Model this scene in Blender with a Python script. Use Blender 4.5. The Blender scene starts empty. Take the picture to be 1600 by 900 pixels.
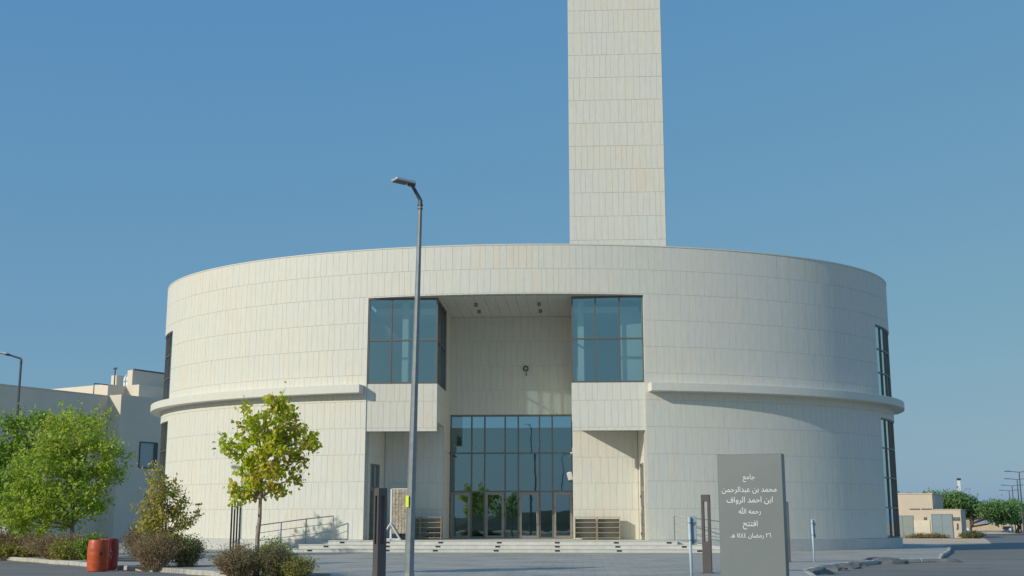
import bpy, bmesh, math, random
import numpy as np
from mathutils import Vector, Matrix
from mathutils.geometry import delaunay_2d_cdt
R = math.radians
rng = random.Random(7)
nrg = np.random.default_rng(11)
S = bpy.context.scene
COL = S.collection

# ------------------------------------------------------------------ camera
PITCH, YAW = R(11.074), R(3.304)
cam = bpy.data.cameras.new('camera')
cam.lens = 42.075; cam.sensor_width = 36; cam.clip_start = 0.1; cam.clip_end = 6000
camo = bpy.data.objects.new('camera', cam)
camo.location = (0, 0, 1.25); camo.rotation_euler = (R(90) + PITCH, 0, YAW)
COL.objects.link(camo); S.camera = camo

# ------------------------------------------------------------------ sky, sun, exposure
SUN_AZ, SUN_EL = R(51), R(23)          # the light travels towards +X and +Y
W = bpy.data.worlds.new('World'); S.world = W; W.use_nodes = True
nt = W.node_tree; bg = nt.nodes['Background']
sky = nt.nodes.new('ShaderNodeTexSky'); sky.sky_type = 'NISHITA'; sky.sun_disc = False
sky.sun_elevation = SUN_EL
sky.sun_rotation = SUN_AZ + math.pi     # the sun stands behind the camera, to the left
sky.air_density = 1.0; sky.dust_density = 1.0; sky.ozone_density = 3.0; sky.altitude = 0
# hazy desert air: the whole sky is evened out per channel, the same in every direction
sep = nt.nodes.new('ShaderNodeSeparateColor'); com = nt.nodes.new('ShaderNodeCombineColor')
nt.links.new(sky.outputs[0], sep.inputs[0])
for i, (k, g) in enumerate(((1.0, .60), (2.12, .34), (4.5, .03))):
    pw = nt.nodes.new('ShaderNodeMath'); pw.operation = 'POWER'; pw.inputs[1].default_value = g
    ml = nt.nodes.new('ShaderNodeMath'); ml.operation = 'MULTIPLY'; ml.inputs[1].default_value = k
    nt.links.new(sep.outputs[i], pw.inputs[0]); nt.links.new(pw.outputs[0], ml.inputs[0]); nt.links.new(ml.outputs[0], com.inputs[i])
nt.links.new(com.outputs[0], bg.inputs[0]); bg.inputs[1].default_value = 0.10
ld = Vector((math.sin(SUN_AZ)*math.cos(SUN_EL), math.cos(SUN_AZ)*math.cos(SUN_EL), -math.sin(SUN_EL)))
sl = bpy.data.lights.new('sun', 'SUN'); sl.energy = 2.8; sl.angle = R(0.6); sl.color = (1.0, 0.945, 0.82)
so = bpy.data.objects.new('sun', sl); so.rotation_euler = ld.to_track_quat('-Z', 'Y').to_euler()
so.location = (-30, -20, 40); COL.objects.link(so)
S.view_settings.view_transform = 'Standard'; S.view_settings.look = 'None'
S.view_settings.exposure = 0.08; S.view_settings.gamma = 1.0; S.view_settings.use_curve_mapping = False

# ------------------------------------------------------------------ materials
M = {}
def nodes(name):
    m = bpy.data.materials.new(name); m.use_nodes = True; M[name] = m
    n = m.node_tree.nodes; l = m.node_tree.links
    return m, n, l, n['Principled BSDF']
def add(n, typ, **kw):
    x = n.new(typ)
    for k, v in kw.items(): setattr(x, k, v)
    return x
def ramp(n, stops):
    r = n.new('ShaderNodeValToRGB'); e = r.color_ramp.elements
    e[0].position, e[0].color = stops[0][0], (*stops[0][1], 1)
    e[1].position, e[1].color = stops[-1][0], (*stops[-1][1], 1)
    for p, c in stops[1:-1]:
        x = e.new(p); x.color = (*c, 1)
    return r
def pos(n, l, scale=(1, 1, 1)):
    g = n.new('ShaderNodeNewGeometry'); mp = n.new('ShaderNodeMapping')
    mp.inputs['Scale'].default_value = scale
    l.new(g.outputs['Position'], mp.inputs['Vector']); return mp.outputs['Vector']
def simple(name, col, rough=0.6, metal=0.0, var=0.12, scale=6.0, bump=0.0, bscale=60.0, stretch=(1, 1, 1), spec=0.5, col2=None):
    """a colour broken up by two sizes of noise, with optional fine relief"""
    m, n, l, p = nodes(name)
    v = pos(n, l, stretch)
    a = add(n, 'ShaderNodeTexNoise'); a.inputs['Scale'].default_value = scale; a.inputs['Detail'].default_value = 6; a.inputs['Roughness'].default_value = 0.65
    l.new(v, a.inputs['Vector'])
    c2 = col2 or tuple(min(1, c*(1+var)) for c in col)
    c1 = tuple(c*(1-var) for c in col)
    r = ramp(n, [(0.3, c1), (0.7, c2)])
    l.new(a.outputs[0], r.inputs[0]); l.new(r.outputs[0], p.inputs['Base Color'])
    p.inputs['Roughness'].default_value = rough; p.inputs['Metallic'].default_value = metal
    p.inputs['Specular IOR Level'].default_value = spec
    if bump:
        b = add(n, 'ShaderNodeTexNoise'); b.inputs['Scale'].default_value = bscale; b.inputs['Detail'].default_value = 4
        l.new(v, b.inputs['Vector'])
        bp = add(n, 'ShaderNodeBump'); bp.inputs['Strength'].default_value = bump; bp.inputs['Distance'].default_value = 0.02
        l.new(b.outputs[0], bp.inputs['Height']); l.new(bp.outputs[0], p.inputs['Normal'])
    return m
def tint_value(n, l):
    """tint of the piece: object property 'tint' on single pieces, face attribute 'tint' on joined ones"""
    a = add(n, 'ShaderNodeAttribute', attribute_type='OBJECT', attribute_name='tint')
    b = add(n, 'ShaderNodeAttribute', attribute_type='GEOMETRY', attribute_name='tint')
    s = add(n, 'ShaderNodeMath', operation='ADD')
    l.new(a.outputs['Fac'], s.inputs[0]); l.new(b.outputs['Fac'], s.inputs[1]); return s.outputs[0]
def stone(name, stops, grain=0.10, rough=0.62):
    m, n, l, p = nodes(name)
    t = tint_value(n, l)
    r = ramp(n, stops); l.new(t, r.inputs[0])
    v = pos(n, l, (3.2, 3.2, 0.7))
    a = add(n, 'ShaderNodeTexNoise'); a.inputs['Scale'].default_value = 2.2; a.inputs['Detail'].default_value = 8; a.inputs['Roughness'].default_value = 0.7
    l.new(v, a.inputs['Vector'])
    mr = add(n, 'ShaderNodeMapRange'); mr.inputs[1].default_value = 0.25; mr.inputs[2].default_value = 0.75
    mr.inputs[3].default_value = 1-grain; mr.inputs[4].default_value = 1+grain
    l.new(a.outputs[0], mr.inputs[0])
    mx = add(n, 'ShaderNodeMix', data_type='RGBA', blend_type='MULTIPLY'); mx.inputs[0].default_value = 1
    l.new(r.outputs[0], mx.inputs[6]); l.new(mr.outputs[0], mx.inputs[7])
    l.new(mx.outputs[2], p.inputs['Base Color'])
    p.inputs['Roughness'].default_value = rough; p.inputs['Specular IOR Level'].default_value = 0.35
    v2 = pos(n, l)
    b = add(n, 'ShaderNodeTexNoise'); b.inputs['Scale'].default_value = 9; b.inputs['Detail'].default_value = 6
    l.new(v2, b.inputs['Vector'])
    bp = add(n, 'ShaderNodeBump'); bp.inputs['Strength'].default_value = 0.12; bp.inputs['Distance'].default_value = 0.02
    l.new(b.outputs[0], bp.inputs['Height']); l.new(bp.outputs[0], p.inputs['Normal'])
    return m
stone('limestone', [(0.0, (.68, .68, .625)), (0.3, (.705, .693, .61)), (0.6, (.72, .695, .60)), (0.85, (.735, .69, .57)), (0.95, (.735, .665, .54)), (1.0, (.735, .635, .515))], .065)
stone('soffit_board', [(0, (.64, .62, .57)), (1, (.64, .62, .57))], 0.05)
simple('joint', (.49, .47, .42), .9, var=.15, scale=3)
simple('plinth_stone', (.55, .545, .51), .5, var=.08, scale=1.4)
simple('step_stone', (.66, .64, .57), .6, var=.12, scale=2.5)
simple('render_grey', (.73, .64, .51), .85, var=.05, scale=.6, bump=.15)
simple('render_beige', (.60, .51, .40), .85, var=.06, scale=.8, bump=.1)
simple('render_pale', (.70, .63, .49), .85, var=.08, scale=1.5)
simple('tan_wall', (.58, .47, .31), .9, var=.1, scale=.5)
simple('sand', (.70, .515, .35), .95, var=.2, scale=.35, bump=.5, bscale=3)
simple('soil', (.20, .16, .115), .95, var=.3, scale=3, bump=.8, bscale=12)
simple('kerb_stone', (.50, .47, .40), .8, var=.2, scale=4, bump=.4, bscale=25)
simple('rubble_dark', (.155, .155, .15), .95, var=.3, scale=5, bump=.6, bscale=20)
simple('kerb_dark', (.10, .10, .10), .85, var=.3, scale=4)
simple('frame_metal', (.20, .185, .165), .42, .6, var=.06)
simple('door_metal', (.33, .30, .26), .40, .55, var=.06)
simple('pillar_metal', (.135, .115, .11), .45, .3, var=.06, scale=3)
simple('sign_metal', (.188, .213, .212), .42, .25, var=.04, scale=2)
simple('galvanised', (.25, .275, .275), .5, .35, var=.16, scale=5)
simple('lamp_dark', (.10, .115, .125), .45, .4, var=.1)
simple('lamp_silver', (.62, .63, .64), .35, .4, var=.05)
simple('steel', (.36, .36, .35), .45, .6, var=.05)
simple('dark_steel', (.085, .09, .095), .4, .6, var=.1)
simple('white_paint', (.78, .78, .76), .45, var=.03)
simple('blue_white_paint', (.50, .60, .66), .45, var=.05)
simple('pale_blue_paint', (.33, .43, .48), .5, var=.06)
simple('letter_white', (.80, .82, .82), .5, var=.02)
simple('shelf_wood', (.40, .33, .215), .5, var=.12, scale=5)
simple('black_plastic', (.02, .02, .022), .5, var=.1)
simple('sticker', (.72, .80, .03), .5, var=.05)
simple('orange_plastic', (.56, .095, .028), .45, var=.22, scale=7, bump=.1, bscale=10)
simple('red_plastic', (.36, .04, .03), .48, var=.3, scale=7, bump=.1, bscale=10)
simple('scorched', (.20, .04, .02), .7, var=.4, scale=20)
simple('pink_print', (.62, .40, .34), .6, var=.2)
simple('bark', (.36, .29, .22), .9, var=.3, scale=18, bump=.6, bscale=40, stretch=(1, 1, .3))
simple('bark_dark', (.10, .075, .055), .9, var=.3, scale=18, bump=.6, bscale=40)
simple('dry_twig', (.36, .26, .155), .9, var=.3, scale=8)
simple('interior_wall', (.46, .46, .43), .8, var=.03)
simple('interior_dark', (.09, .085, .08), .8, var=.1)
simple('interior_white', (.72, .72, .69), .8, var=.02)
simple('pane_grey', (.42, .47, .44), .7, var=.05)
simple('carpet', (.06, .10, .085), .95, var=.15, scale=8)
simple('door_bluegrey', (.225, .29, .31), .5, .2, var=.05)
simple('door_greygreen', (.245, .29, .27), .5, .2, var=.05)
simple('tank_white', (.70, .74, .78), .4, var=.04)
simple('car_white', (.72, .73, .74), .25, var=.02, spec=.6)
simple('car_dark', (.055, .065, .08), .25, .3, var=.03, spec=.6)
simple('tyre', (.018, .018, .018), .8, var=.1)
simple('tail_red', (.45, .02, .02), .3, var=.05)
simple('scrub', (.10, .095, .055), .95, var=.35, scale=.4)
simple('board_tile', (.46, .39, .28), .6, var=.35, scale=9)

def asphalt():
    m, n, l, p = nodes('asphalt')
    v = pos(n, l)
    a = add(n, 'ShaderNodeTexNoise'); a.inputs['Scale'].default_value = .45; a.inputs['Detail'].default_value = 10; a.inputs['Roughness'].default_value = .7; l.new(pos(n, l, (.35, 1, 1)), a.inputs['Vector'])
    b = add(n, 'ShaderNodeTexNoise'); b.inputs['Scale'].default_value = 40; b.inputs['Detail'].default_value = 3; l.new(v, b.inputs['Vector'])
    r = ramp(n, [(.3, (.17, .165, .15)), (.7, (.30, .285, .255))]); l.new(a.outputs[0], r.inputs[0])
    r2 = ramp(n, [(.3, (.7, .7, .7)), (.7, (1.2, 1.2, 1.2))]); l.new(b.outputs[0], r2.inputs[0])
    mx = add(n, 'ShaderNodeMix', data_type='RGBA', blend_type='MULTIPLY'); mx.inputs[0].default_value = 1
    l.new(r.outputs[0], mx.inputs[6]); l.new(r2.outputs[0], mx.inputs[7]); l.new(mx.outputs[2], p.inputs['Base Color'])
    p.inputs['Roughness'].default_value = .85
    bp = add(n, 'ShaderNodeBump'); bp.inputs['Strength'].default_value = .4; bp.inputs['Distance'].default_value = .02
    l.new(b.outputs[0], bp.inputs['Height']); l.new(bp.outputs[0], p.inputs['Normal'])
asphalt()
def pavers():
    m, n, l, p = nodes('pavers')
    v = pos(n, l)
    br = add(n, 'ShaderNodeTexBrick'); br.inputs['Scale'].default_value = 1
    br.inputs['Brick Width'].default_value = .6; br.inputs['Row Height'].default_value = .3; br.inputs['Mortar Size'].default_value = .012
    br.inputs['Color1'].default_value = (.395, .385, .345, 1); br.inputs['Color2'].default_value = (.455, .44, .39, 1); br.inputs['Mortar'].default_value = (.27, .265, .25, 1)
    l.new(v, br.inputs['Vector'])
    a = add(n, 'ShaderNodeTexNoise'); a.inputs['Scale'].default_value = .5; a.inputs['Detail'].default_value = 8; l.new(v, a.inputs['Vector'])
    r = ramp(n, [(.32, (.70, .72, .74)), (.5, (1.0, .99, .98)), (.68, (1.26, 1.22, 1.14))]); l.new(a.outputs[0], r.inputs[0])
    a.inputs['Roughness'].default_value = .75
    mx = add(n, 'ShaderNodeMix', data_type='RGBA', blend_type='MULTIPLY'); mx.inputs[0].default_value = 1
    l.new(br.outputs[0], mx.inputs[6]); l.new(r.outputs[0], mx.inputs[7]); l.new(mx.outputs[2], p.inputs['Base Color'])
    p.inputs['Roughness'].default_value = .75
    bp = add(n, 'ShaderNodeBump'); bp.inputs['Strength'].default_value = .3; bp.inputs['Distance'].default_value = .01
    l.new(br.outputs[1], bp.inputs['Height']); bp.invert = True; l.new(bp.outputs[0], p.inputs['Normal'])
pavers()
def glass(name, tint, refl, trans):
    m, n, l, p = nodes(name)
    n.remove(p); out = n['Material Output']
    tr = add(n, 'ShaderNodeBsdfTransparent'); tr.inputs[0].default_value = (*trans, 1)
    gl = add(n, 'ShaderNodeBsdfGlossy'); gl.inputs[0].default_value = (*tint, 1); gl.inputs[1].default_value = .015
    lw = add(n, 'ShaderNodeLayerWeight'); lw.inputs[0].default_value = .5
    mr = add(n, 'ShaderNodeMapRange'); mr.inputs[3].default_value = refl; mr.inputs[4].default_value = 1.0
    pw = add(n, 'ShaderNodeMath', operation='POWER'); pw.inputs[1].default_value = 2
    l.new(lw.outputs['Facing'], pw.inputs[0]); l.new(pw.outputs[0], mr.inputs[0])
    v = pos(n, l); a = add(n, 'ShaderNodeTexNoise'); a.inputs['Scale'].default_value = .9; l.new(v, a.inputs['Vector'])
    bp = add(n, 'ShaderNodeBump'); bp.inputs['Strength'].default_value = .03; bp.inputs['Distance'].default_value = .05
    l.new(a.outputs[0], bp.inputs['Height']); l.new(bp.outputs[0], gl.inputs['Normal'])
    tc = add(n, 'ShaderNodeMix', data_type='RGBA'); tc.inputs[6].default_value = (*tint, 1); tc.inputs[7].default_value = (.92, .94, .92, 1)
    l.new(pw.outputs[0], tc.inputs[0]); l.new(tc.outputs[2], gl.inputs[0])
    mx = add(n, 'ShaderNodeMixShader'); l.new(mr.outputs[0], mx.inputs[0]); l.new(tr.outputs[0], mx.inputs[1]); l.new(gl.outputs[0], mx.inputs[2])
    l.new(mx.outputs[0], out.inputs[0])
glass('window_glass', (.72, .95, .98), .36, (.62, .80, .82))
glass('entrance_glass', (.55, .80, .84), .36, (.26, .38, .44))
def leafmat(name, stops, transl=.42):
    m, n, l, p = nodes(name); out = n['Material Output']
    t = tint_value(n, l); r = ramp(n, stops); l.new(t, r.inputs[0])
    l.new(r.outputs[0], p.inputs['Base Color']); p.inputs['Roughness'].default_value = .5; p.inputs['Specular IOR Level'].default_value = .35
    tl = add(n, 'ShaderNodeBsdfTranslucent'); l.new(r.outputs[0], tl.inputs[0])
    mx = add(n, 'ShaderNodeMixShader'); mx.inputs[0].default_value = transl
    l.new(p.outputs[0], mx.inputs[1]); l.new(tl.outputs[0], mx.inputs[2]); l.new(mx.outputs[0], out.inputs[0])
leafmat('leaf_young', [(0, (.14, .28, .02)), (.3, (.34, .53, .03)), (.55, (.58, .66, .045)), (.85, (.74, .68, .07)), (1, (.42, .28, .10))], .52)
leafmat('leaf_green', [(0, (.07, .15, .03)), (.35, (.23, .38, .045)), (.65, (.44, .57, .07)), (.9, (.62, .65, .09)), (1, (.62, .50, .14))], .5)
leafmat('leaf_bush', [(0, (.12, .15, .06)), (.35, (.24, .28, .07)), (.65, (.48, .47, .08)), (.85, (.60, .50, .11)), (1, (.36, .22, .11))], .45)
leafmat('leaf_scrub', [(0, (.13, .16, .08)), (.4, (.26, .27, .12)), (.7, (.36, .29, .15)), (1, (.34, .23, .13))], .4)
leafmat('leaf_tough', [(0, (.09, .18, .07)), (.5, (.21, .36, .12)), (1, (.36, .50, .16))], .45)

# ------------------------------------------------------------------ mesh helpers
OFF = {}
class MB:
    def __init__(s): s.v = []; s.f = []; s.t = []
    def poly(s, pts, tint=0.0):
        k = len(s.v); s.v += [tuple(p) for p in pts]; s.f.append(tuple(range(k, k+len(pts)))); s.t.append(tint); return s
    def mesh(s, vs, fs, tint=0.0):
        k = len(s.v); s.v += [tuple(p) for p in vs]
        for f in fs: s.f.append(tuple(k+i for i in f)); s.t.append(tint)
        return s
    def box(s, x0, x1, y0, y1, z0, z1, tint=0.0, mat=None):
        vs = [(x0, y0, z0), (x1, y0, z0), (x1, y1, z0), (x0, y1, z0), (x0, y0, z1), (x1, y0, z1), (x1, y1, z1), (x0, y1, z1)]
        if mat is not None: vs = [mat @ Vector(p) for p in vs]
        return s.mesh(vs, [(0, 3, 2, 1), (4, 5, 6, 7), (0, 1, 5, 4), (1, 2, 6, 5), (2, 3, 7, 6), (3, 0, 4, 7)], tint)
    def bevbox(s, x0, x1, y0, y1, z0, z1, b, mat=None, tint=0.0):
        """box whose edges are all cut at 45 degrees"""
        vs = []
        for z, i in ((z0, b), (z0+b, 0), (z1-b, 0), (z1, b)):
            for (x, y, sx, sy) in ((x0, y0, 1, 1), (x1, y0, -1, 1), (x1, y1, -1, -1), (x0, y1, 1, -1)):
                vs += [(x+sx*(i+b), y+sy*i, z), (x+sx*i, y+sy*(i+b), z)] if sx*sy > 0 else [(x+sx*i, y+sy*(i+b), z), (x+sx*(i+b), y+sy*i, z)]
        # order round each ring: fix by angle
        ring = []
        cxm, cym = (x0+x1)/2, (y0+y1)/2
        for k in range(4):
            q = vs[k*8:(k+1)*8]; q.sort(key=lambda p: math.atan2((p[1]-cym)/(y1-y0), (p[0]-cxm)/(x1-x0))); ring += q
        if mat is not None: ring = [mat @ Vector(p) for p in ring]
        fs = [tuple(range(7, -1, -1)), tuple(range(24, 32))]
        for k in range(3):
            for j in range(8): fs.append((k*8+j, k*8+(j+1) % 8, k*8+8+(j+1) % 8, k*8+8+j))
        return s.mesh(ring, fs, tint)
    def prism(s, poly, z0, z1, tint=0.0):
        n = len(poly)
        area = sum(poly[i][0]*poly[(i+1) % n][1]-poly[(i+1) % n][0]*poly[i][1] for i in range(n))
        if area < 0: poly = poly[::-1]
        vs = [(x, y, z0) for x, y in poly]+[(x, y, z1) for x, y in poly]
        return s.mesh(vs, [tuple(range(n-1, -1, -1)), tuple(range(n, 2*n))]+[(i, (i+1) % n, n+(i+1) % n, n+i) for i in range(n)], tint)
    def tube(s, pts, rad, n=8, cap=True, tint=0.0, flat=0.0):
        pts = [Vector(p) for p in pts]
        if not isinstance(rad, (list, tuple)): rad = [rad]*len(pts)
        k = len(s.v); prev = None
        for i, p in enumerate(pts):
            d = (pts[min(i+1, len(pts)-1)]-pts[max(i-1, 0)]).normalized()
            if prev is None: u = d.orthogonal().normalized()
            else:
                u = prev-d*prev.dot(d); u = u.normalized() if u.length > 1e-6 else d.orthogonal().normalized()
            prev = u; w = d.cross(u)
            for j in range(n):
                a = 2*math.pi*(j+.5)/n; s.v.append(tuple(p+(u*math.cos(a)+w*math.sin(a))*rad[i]))
        for i in range(len(pts)-1):
            for j in range(n):
                s.f.append((k+i*n+j, k+i*n+(j+1) % n, k+(i+1)*n+(j+1) % n, k+(i+1)*n+j)); s.t.append(tint)
        if cap:
            s.f.append(tuple(range(k+n-1, k-1, -1))); s.t.append(tint)
            e = k+(len(pts)-1)*n; s.f.append(tuple(range(e, e+n))); s.t.append(tint)
        return s
    def lathe(s, prof, c=(0, 0, 0), n=24, tint=0.0):
        k = len(s.v)
        for r, z in prof:
            for j in range(n):
                a = 2*math.pi*j/n; s.v.append((c[0]+r*math.cos(a), c[1]+r*math.sin(a), c[2]+z))
        for i in range(len(prof)-1):
            for j in range(n):
                s.f.append((k+i*n+j, k+i*n+(j+1) % n, k+(i+1)*n+(j+1) % n, k+(i+1)*n+j)); s.t.append(tint)
        s.f.append(tuple(range(k+n-1, k-1, -1))); s.t.append(tint)
        e = k+(len(prof)-1)*n; s.f.append(tuple(range(e, e+n))); s.t.append(tint)
        return s
    def ico(s, c, r, squash=1.0):
        prof = [(r*math.sin(math.pi*i/8)+1e-4, -r*squash*math.cos(math.pi*i/8)) for i in range(9)]
        return s.lathe(prof, c, 14)
    def data(s, name, mat, smooth=False, off=(0, 0, 0)):
        me = bpy.data.meshes.new(name)
        vs = s.v if not any(off) else [(a-off[0], b-off[1], c-off[2]) for a, b, c in s.v]
        me.from_pydata(vs, [], s.f); me.materials.append(M[mat])
        if any(s.t):
            at = me.attributes.new('tint', 'FLOAT', 'FACE'); at.data.foreach_set('value', s.t)
        if smooth: me.polygons.foreach_set('use_smooth', [True]*len(me.polygons))
        me.update(); return me
    def build(s, name, mat, parent=None, smooth=False, kind=None, label=None, loc=None):
        off = OFF.get(parent.name, (0, 0, 0)) if parent else (loc or (0, 0, 0))
        o = bpy.data.objects.new(name, s.data(name, mat, smooth, off)); COL.objects.link(o)
        if parent: o.parent = parent
        elif loc: o.location = loc
        OFF[o.name] = off
        if kind: o['kind'] = kind
        if label: o['label'] = label
        return o
def shade_auto(o, ang=35):
    me = o.data; me.polygons.foreach_set('use_smooth', [True]*len(me.polygons))
    me.set_sharp_from_angle(angle=R(ang)); return o
def tag(o, label, cat, group=None):
    o['label'] = label; o['category'] = cat
    if group: o['group'] = group
    return o
def thing(name, label, cat, loc=(0, 0, 0), group=None):
    """Empty at the base; parts are given in world coordinates and re-based to it"""
    o = bpy.data.objects.new(name, None); COL.objects.link(o); o.location = loc; OFF[o.name] = tuple(loc)
    o.empty_display_size = .3
    return tag(o, label, cat, group)
def struct(name, mb, mat, smooth=False):
    o = mb.build(name, mat, smooth=smooth); o['kind'] = 'structure'; return o
def copy_tree(o, parent=None):
    c = o.copy(); COL.objects.link(c)
    if parent: c.parent = parent
    for ch in list(o.children): copy_tree(ch, c)
    return c

# ------------------------------------------------------------------ ground
ROAD_Z = -.13
def zg(y): return 0 if y < 125 else -1.47*min(1, (y-125)/225)      # the land falls away beyond the hut
def sheet(name, poly, z, mat):
    bm = bmesh.new(); bm.faces.new([bm.verts.new((x, y, z)) for x, y in poly])
    for yy in (125, 350):
        bmesh.ops.bisect_plane(bm, geom=bm.verts[:]+bm.edges[:]+bm.faces[:], plane_co=(0, yy, 0), plane_no=(0, 1, 0))
    bmesh.ops.triangulate(bm, faces=bm.faces[:])
    for v in bm.verts: v.co.z += zg(v.co.y)
    bm.normal_update()
    for f in bm.faces:
        if f.normal.z < 0: f.normal_flip()
    me = bpy.data.meshes.new(name); bm.to_mesh(me); bm.free(); me.materials.append(M[mat])
    o = bpy.data.objects.new(name, me); COL.objects.link(o); o['kind'] = 'structure'; return o
sheet('ground', [(-3000, -3000), (3000, -3000), (3000, 5000), (-3000, 5000)], -.14, 'sand')
sheet('road', [(-90, -40), (90, -40), (150, 80), (62, 113), (72, 150), (92, 205), (160, 410), (128, 410), (75, 230), (47, 152), (38.5, 120), (26.5, 81), (20.5, 74), (19.5, 66), (-40, 66), (-90, 66)], ROAD_Z, 'asphalt')
PLAZA = [(-60, 72), (-42, 66.5), (-22.1, 45.2), (-15.2, 37.6), (-13.4, 35.5), (-9.9, 32.0), (-5.2, 25.4), (-3.2, 23.3), (0, 22.2), (3.6, 22.6), (4.9, 25.6), (5.9, 33.6), (7.7, 38.3), (9.6, 41.6), (10.9, 43.2), (12.5, 44.2), (14.2, 49.8), (16.6, 57), (19.0, 65), (18.0, 82), (-60, 110)]
g = MB(); g.prism(PLAZA, -.138, 0.0); struct('plaza_pavement', g, 'pavers')
# kerb stones along the plaza edge, each a stone of its own
kerb = bpy.data.objects.new('kerb', None); COL.objects.link(kerb); kerb['kind'] = 'structure'; OFF['kerb'] = (0, 0, 0)
kerb_meshes = {}
def kerb_run(pts, L=1.0, mat='kerb_stone', w=.16, z0=-.135, z1=.008, jig=.010, skip=()):
    seg = 0
    for (x0, y0), (x1, y1) in zip(pts, pts[1:]):
        d = math.hypot(x1-x0, y1-y0); n = max(1, round(d/L)); l = d/n; a = math.atan2(y1-y0, x1-x0)
        for i in range(n):
            seg += 1
            if seg in skip: continue
            key = (round(l, 2), mat)
            if key not in kerb_meshes:
                b = MB(); b.bevbox(-l/2+.006, l/2-.006, -w, .005, z0, z1, .022); kerb_meshes[key] = b.data('kerb_stone', mat)
            o = bpy.data.objects.new('kerb_stone', kerb_meshes[key]); COL.objects.link(o); o.parent = kerb
            t = (i+.5)/n
            o.location = (x0+(x1-x0)*t, y0+(y1-y0)*t, rng.uniform(-jig, jig)); o.rotation_euler = (0, 0, a+rng.uniform(-.01, .01))
kerb_run(PLAZA[1:18], skip=(45, 46))
kerb_run(PLAZA[17:20], L=1.2)
def lump(x, y, rx, ry, h, seed, label):
    q = random.Random(seed); n = 9; vs = []; fs = []
    for k, (f, zf) in enumerate(((1, -.02), (.86, .5), (.55, .9), (.2, 1))):
        for i in range(n):
            a = 2*math.pi*i/n; r_ = f*(1+q.uniform(-.16, .16)); vs.append((x+rx*r_*math.cos(a), y+ry*r_*math.sin(a), ROAD_Z+.75*h*zf*(1+q.uniform(-.15, .15)*(zf > 0))))
    for k in range(3):
        for i in range(n): fs.append((k*n+i, k*n+(i+1) % n, (k+1)*n+(i+1) % n, (k+1)*n+i))
    fs.append(tuple(range(3*n, 4*n)))
    tag(MB().mesh(vs, fs).build('asphalt_lump', 'rubble_dark'), label, 'rubble', 'lumps of broken asphalt by the kerb')
for x, y, rx, ry, h, w in ((10.2, 42.3, .9, .7, .26, 'largest rounded lump of broken asphalt at the kerb bend'), (8.6, 39.6, .45, .4, .20, 'second lump of broken asphalt along the kerb, next to the largest'), (8.0, 38.0, .5, .5, .17, 'middle lump of broken asphalt along the right kerb'), (7.2, 36.3, .55, .6, .20, 'lump of broken asphalt beside the white post'), (6.4, 33.9, .5, .6, .17, 'lump of broken asphalt nearest the grey sign'), (12.9, 44.2, .5, .7, .16, 'dark broken asphalt patch below the kerb corner')):
    lump(x, y, rx, ry, h, int(x*10), w)
# soil of the planting bed at the left and under the small tree
def blob_poly(cx, cy, rx, ry, n=22, seed=1, rot=0.):
    q = random.Random(seed); out = []
    for i in range(n):
        a = 2*math.pi*i/n; k = 1+q.uniform(-.14, .14); x, y = rx*k*math.cos(a), ry*k*math.sin(a)
        out.append((cx+x*math.cos(rot)-y*math.sin(rot), cy+x*math.sin(rot)+y*math.cos(rot)))
    return out
g = MB()
for i, (a, b, c, d, r) in enumerate([(-20.8, 46.3, 4.6, 1.5, -.82), (-14.6, 40, 2.6, .8, -.85), (-12.0, 35.0, 1.1, 1.0, 0), (-7.5, 29.6, 1.6, 1.1, -.6)]):
    g.poly([(x, y, .006+.001*i) for x, y in blob_poly(a, b, c, d, seed=i, rot=r)])
struct('soil_bed', g, 'soil')

# ------------------------------------------------------------------ mosque
CX, CY, EA, EB = -3.144, 64.99, 19.51, 12.49
TOPZ = 13.52
def ell(t, o=0.0):
    x, y = CX+EA*math.sin(t), CY-EB*math.cos(t)
    nx, ny = math.sin(t)/EA, -math.cos(t)/EB; k = math.hypot(nx, ny)
    return x+nx/k*o, y+ny/k*o
def t_of_x(x): return math.asin((x-CX)/EA)
ZJ = [.50, 1.83, 3.02, 4.20, 5.38, 6.57, 7.76, 8.95, 10.14, 11.33, 12.43, TOPZ]
PX0, PX1 = -9.62, 2.84             # the front cut-out
T0, T1 = t_of_x(PX0), t_of_x(PX1)
SW = R(66); SWE = R(66+3.6*6); RING = R(92); BACKZ = 5.4
OPEN = [(T0, T1, 0, 11.27), (RING, math.pi, BACKZ, TOPZ), (-math.pi, -RING, BACKZ, TOPZ), (SW, SWE, 7.38, 10.95), (SW, SWE, .50, 6.30), (-SWE, -SW, 7.38, 10.95), (-SWE, -SW, .50, 6.30)]

mosque = thing('mosque', 'pale stone clad oval mosque with recessed glazed entrance behind low steps', 'mosque', (CX, 52, 0))
core = MB()
zs = sorted({0., TOPZ, *[o[2] for o in OPEN], *[o[3] for o in OPEN]})
ts = sorted({*[o[0] for o in OPEN], *[o[1] for o in OPEN]}-{math.pi, -math.pi})
TH = .42
for z0, z1 in zip(zs, zs[1:]):
    zm = (z0+z1)/2
    cuts = [-math.pi]+ts+[math.pi]
    for a, b in zip(cuts, cuts[1:]):
        tm = (a+b)/2
        if any(o[0] < tm < o[1] and o[2] < zm < o[3] for o in OPEN): continue
        n = max(2, int((b-a)/R(2.0))); vs = []; fs = []
        for i in range(n+1):
            t = a+(b-a)*i/n; x, y = ell(t); u, w = ell(t, -TH)
            vs += [(x, y, z0), (x, y, z1), (u, w, z0), (u, w, z1)]
        for i in range(n):
            k = 4*i; fs += [(k, k+4, k+5, k+1), (k+2, k+3, k+7, k+6), (k+1, k+5, k+7, k+3), (k, k+2, k+6, k+4)]
        fs += [(0, 1, 3, 2), (4*n, 4*n+2, 4*n+3, 4*n+1)]
        core.mesh(vs, fs)
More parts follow.
